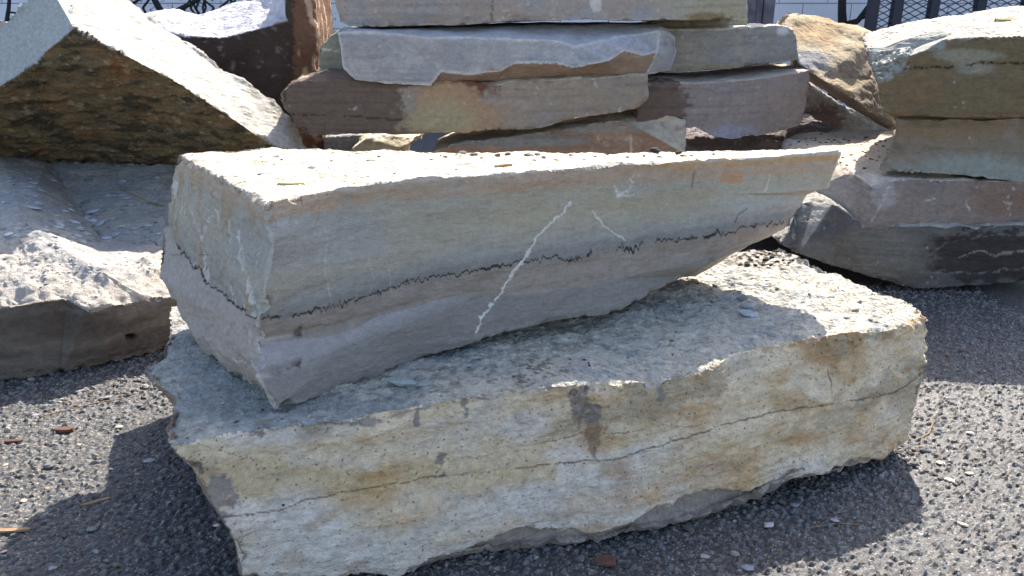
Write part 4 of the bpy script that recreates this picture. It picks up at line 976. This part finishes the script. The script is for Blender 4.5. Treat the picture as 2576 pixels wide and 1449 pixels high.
chip(1885, 790, 56, "L", (160,166,172), "thin blue-grey plate lying in shade toward the right of the cream block's top", None, flat=.16, rot=.1, n=8)
# left block top
gG = "chips on top of the low grey block"; lG = "flat stone chip strewn on the shaded top of the low grey block at left"
for k in range(95):
    x = random.uniform(5, 405); y = random.uniform(440, 620)
    w = random.choice((9, 11, 13, 15, 18, 22)) if k > 8 else 24
    if 130 < x < 260 and 530 < y < 600: w *= 1.2
    chip(x, y, w, "LL", random.choice(((178,182,184),(165,168,170),(190,192,192),(130,130,130))), lG, gG, flat=.25)
for k in range(14):
    chip(random.uniform(130, 240), random.uniform(550, 600), random.uniform(14, 26), "LL", (182,186,188), lG, gG, flat=.22)
chip(80, 522, 42, "LL", (166,170,176), "broad flat blue-grey flake on the left of the low grey block's top", None, flat=.12, n=8)
chip(205, 612, 26, "LL", (180,176,172), "rounded pale chip on the shadow's edge on the low grey block's top", None, flat=.6)
# debris on RS3 top
for k in range(60):
    x = random.gauss(2090, 50) if k < 34 else random.uniform(2090, 2240); y = random.gauss(352, 8) if k < 34 else random.uniform(355, 430)
    chip(x, y, random.uniform(5, 10), "RS3", random.choice(((96,66,54),(60,48,44),(150,120,95))), "brown crumb of bark debris on the sunlit ledge of the right stack", "debris on the right stack's ledge", flat=.5, name="bark_crumb", cat="crumb")
# litter on the ground
for x, y, w, c in ((375,1160,28,(150,146,150)),(345,1193,14,(150,130,110)),(555,1215,38,(160,150,140)),(600,1250,32,(165,158,146)),(545,1322,18,(225,215,200)),(232,1332,26,(120,124,122)),(243,1388,20,(150,148,146)),(130,1430,24,(150,150,150)),(10,1388,16,(200,180,160)),(15,1398,12,(160,150,140)),(18,1170,18,(210,190,165)),(480,1055,30,(185,188,190)),(470,1076,16,(180,176,170)),
                   (2420,1320,24,(150,138,126)),(2230,1338,22,(128,126,124)),(1850,1262,0,(0,0,0)),(1860,1252,24,(150,140,120)),(2000,1272,26,(132,134,140)),(2100,1310,20,(170,168,170)),(2310,1348,26,(190,186,182)),(2365,1165,22,(196,180,160)),(2390,1210,26,(205,195,180)),(2440,1192,20,(180,165,150)),(1510,1400,26,(120,118,120)),(1770,1400,28,(168,160,150)),(1880,1430,36,(150,150,156)),(2440,1090,18,(200,190,175)),
                   (430,1240,22,(150,132,120)),(700,1440,24,(90,80,70)),(280,1180,14,(190,180,170)),(120,1230,20,(150,128,108)),(60,1260,18,(190,170,150)),(200,1120,16,(170,150,130)),(300,1075,22,(180,172,160)),(350,1020,20,(120,116,112)),(90,1045,18,(140,138,140)),(200,985,20,(140,138,134)),(270,1000,18,(150,148,146))):
    if w: chip(x, y, w, "G", c, "loose pebble on the asphalt around the cream block", "loose pebbles on the asphalt", flat=.35, name="pebble", cat="pebble")
o = chip(1935, 1322, 34, "G", (190,184,182), "square pale stone chip in the shadow in front of the cream block", None, flat=.3, n=4)
sliver(240, 1266, 60, "G", None, "straw-coloured wood splinter in the shadow at the lower left", "wood_splinter", "wood splinter", .45, .16, .08, M_wood)
sliver(20, 1337, 90, "G", None, "flat strip of wood at the left edge, half in shadow", "wood_splinter", "wood splinter", .05, .12, .05, M_wood)
sliver(1523, 1415, 52, "G", None, "square brown wood scrap beside the cream block's base", "wood_scrap", "wood scrap", -.2, .7, .12, M_dwood)
sliver(160, 1085, 44, "G", None, "dark curled bark piece in the sunlit strip of asphalt", "bark_piece", "bark", -.1, .4, .16, M_dwood)
sliver(34, 1112, 40, "G", None, "pointed bark shard near the left edge, at the rim of the sunlit strip", "bark_piece", "bark", .0, .22, .1, M_dwood)
def twig(pts, key, r, label, name="twig", cat="twig", mat=None):
    P_ = []
    for x, y in pts:
        h_, n_ = cast(x, y, key)
        if h_ is None: return
        P_.append(h_ + Vector((0, 0, r * 1.3)))
    V, F = [], []; b0 = P_[0].copy()
    for a, b in zip(P_[:-1], P_[1:]): tube(V, F, a - b0, b - b0, r, r * .9, 5)
    o = link(name, polymesh(name, V, F, mat or M_wood, True)); o.location = b0; tag(o, label, cat)
twig([(100,1050),(220,1020),(258,1012),(312,1003)], "G", .0016, "long thin dry stalk on the shaded asphalt at left")
twig([(2310,1105),(2336,1092),(2346,1068),(2335,1052)], "G", .0016, "curved dry twig on the sunlit asphalt right of the cream block")
twig([(2030,1330),(2110,1318),(2162,1322)], "G", .0012, "thin dry stem in the shadow in front of the cream block")
twig([(300,478),(340,495),(380,512),(410,520)], "LL", .003, "thin bent twig on the shaded top of the low grey block")

# fine grit lying on the block tops: uncountable
VV, FF, CC = [], [], []
for key, n_, (xa_, xb_, ya_, yb_), pal_ in (("L", 900, (-.7, .95, 1.2, 2.2), ((120,122,118),(168,170,160),(86,82,78),(190,186,170))), ("LL", 1100, (-2.0, -.6, 2.1, 3.5), ((170,172,174),(140,140,140),(110,108,106))), ("U", 260, (-.75, .8, 1.35, 2.05), ((150,140,124),(96,88,80)))):
    bv = STONES[key][0]; cl = [(random.uniform(xa_, xb_), random.uniform(ya_, yb_)) for _ in range(14)]
    for _ in range(n_):
        if random.random() < .55:
            cx, cy = random.choice(cl); x, y = random.gauss(cx, .05), random.gauss(cy, .04)
        else: x, y = random.uniform(xa_, xb_), random.uniform(ya_, yb_)
        hit, nrm, i_, d_ = bv.ray_cast(Vector((x, y, 2.0)), Vector((0, 0, -1)))
        if hit is None or nrm.z < .75: continue
        r_ = (.0016 + .004 * random.random() ** 3) * (1.5 if key == "LL" else 1)
        pts, F = blob_mesh(hit.x, hit.y, hit.z + r_ * .1, r_, .4 + .4 * random.random(), random.random() * 6, 5)
        n0 = len(VV); VV += pts; FF += [tuple(i + n0 for i in f) for f in F]; CC += [lin(random.choice(pal_)) * random.uniform(.8, 1.1)] * len(pts)
o = link("stone_grit", mesh_from("stone_grit", np.array(VV), np.array(FF), M_pebble, np.array(CC), smooth=False))
tag(o, "fine stone grit and flakes dusting the tops of the blocks", "grit", kind="stuff")
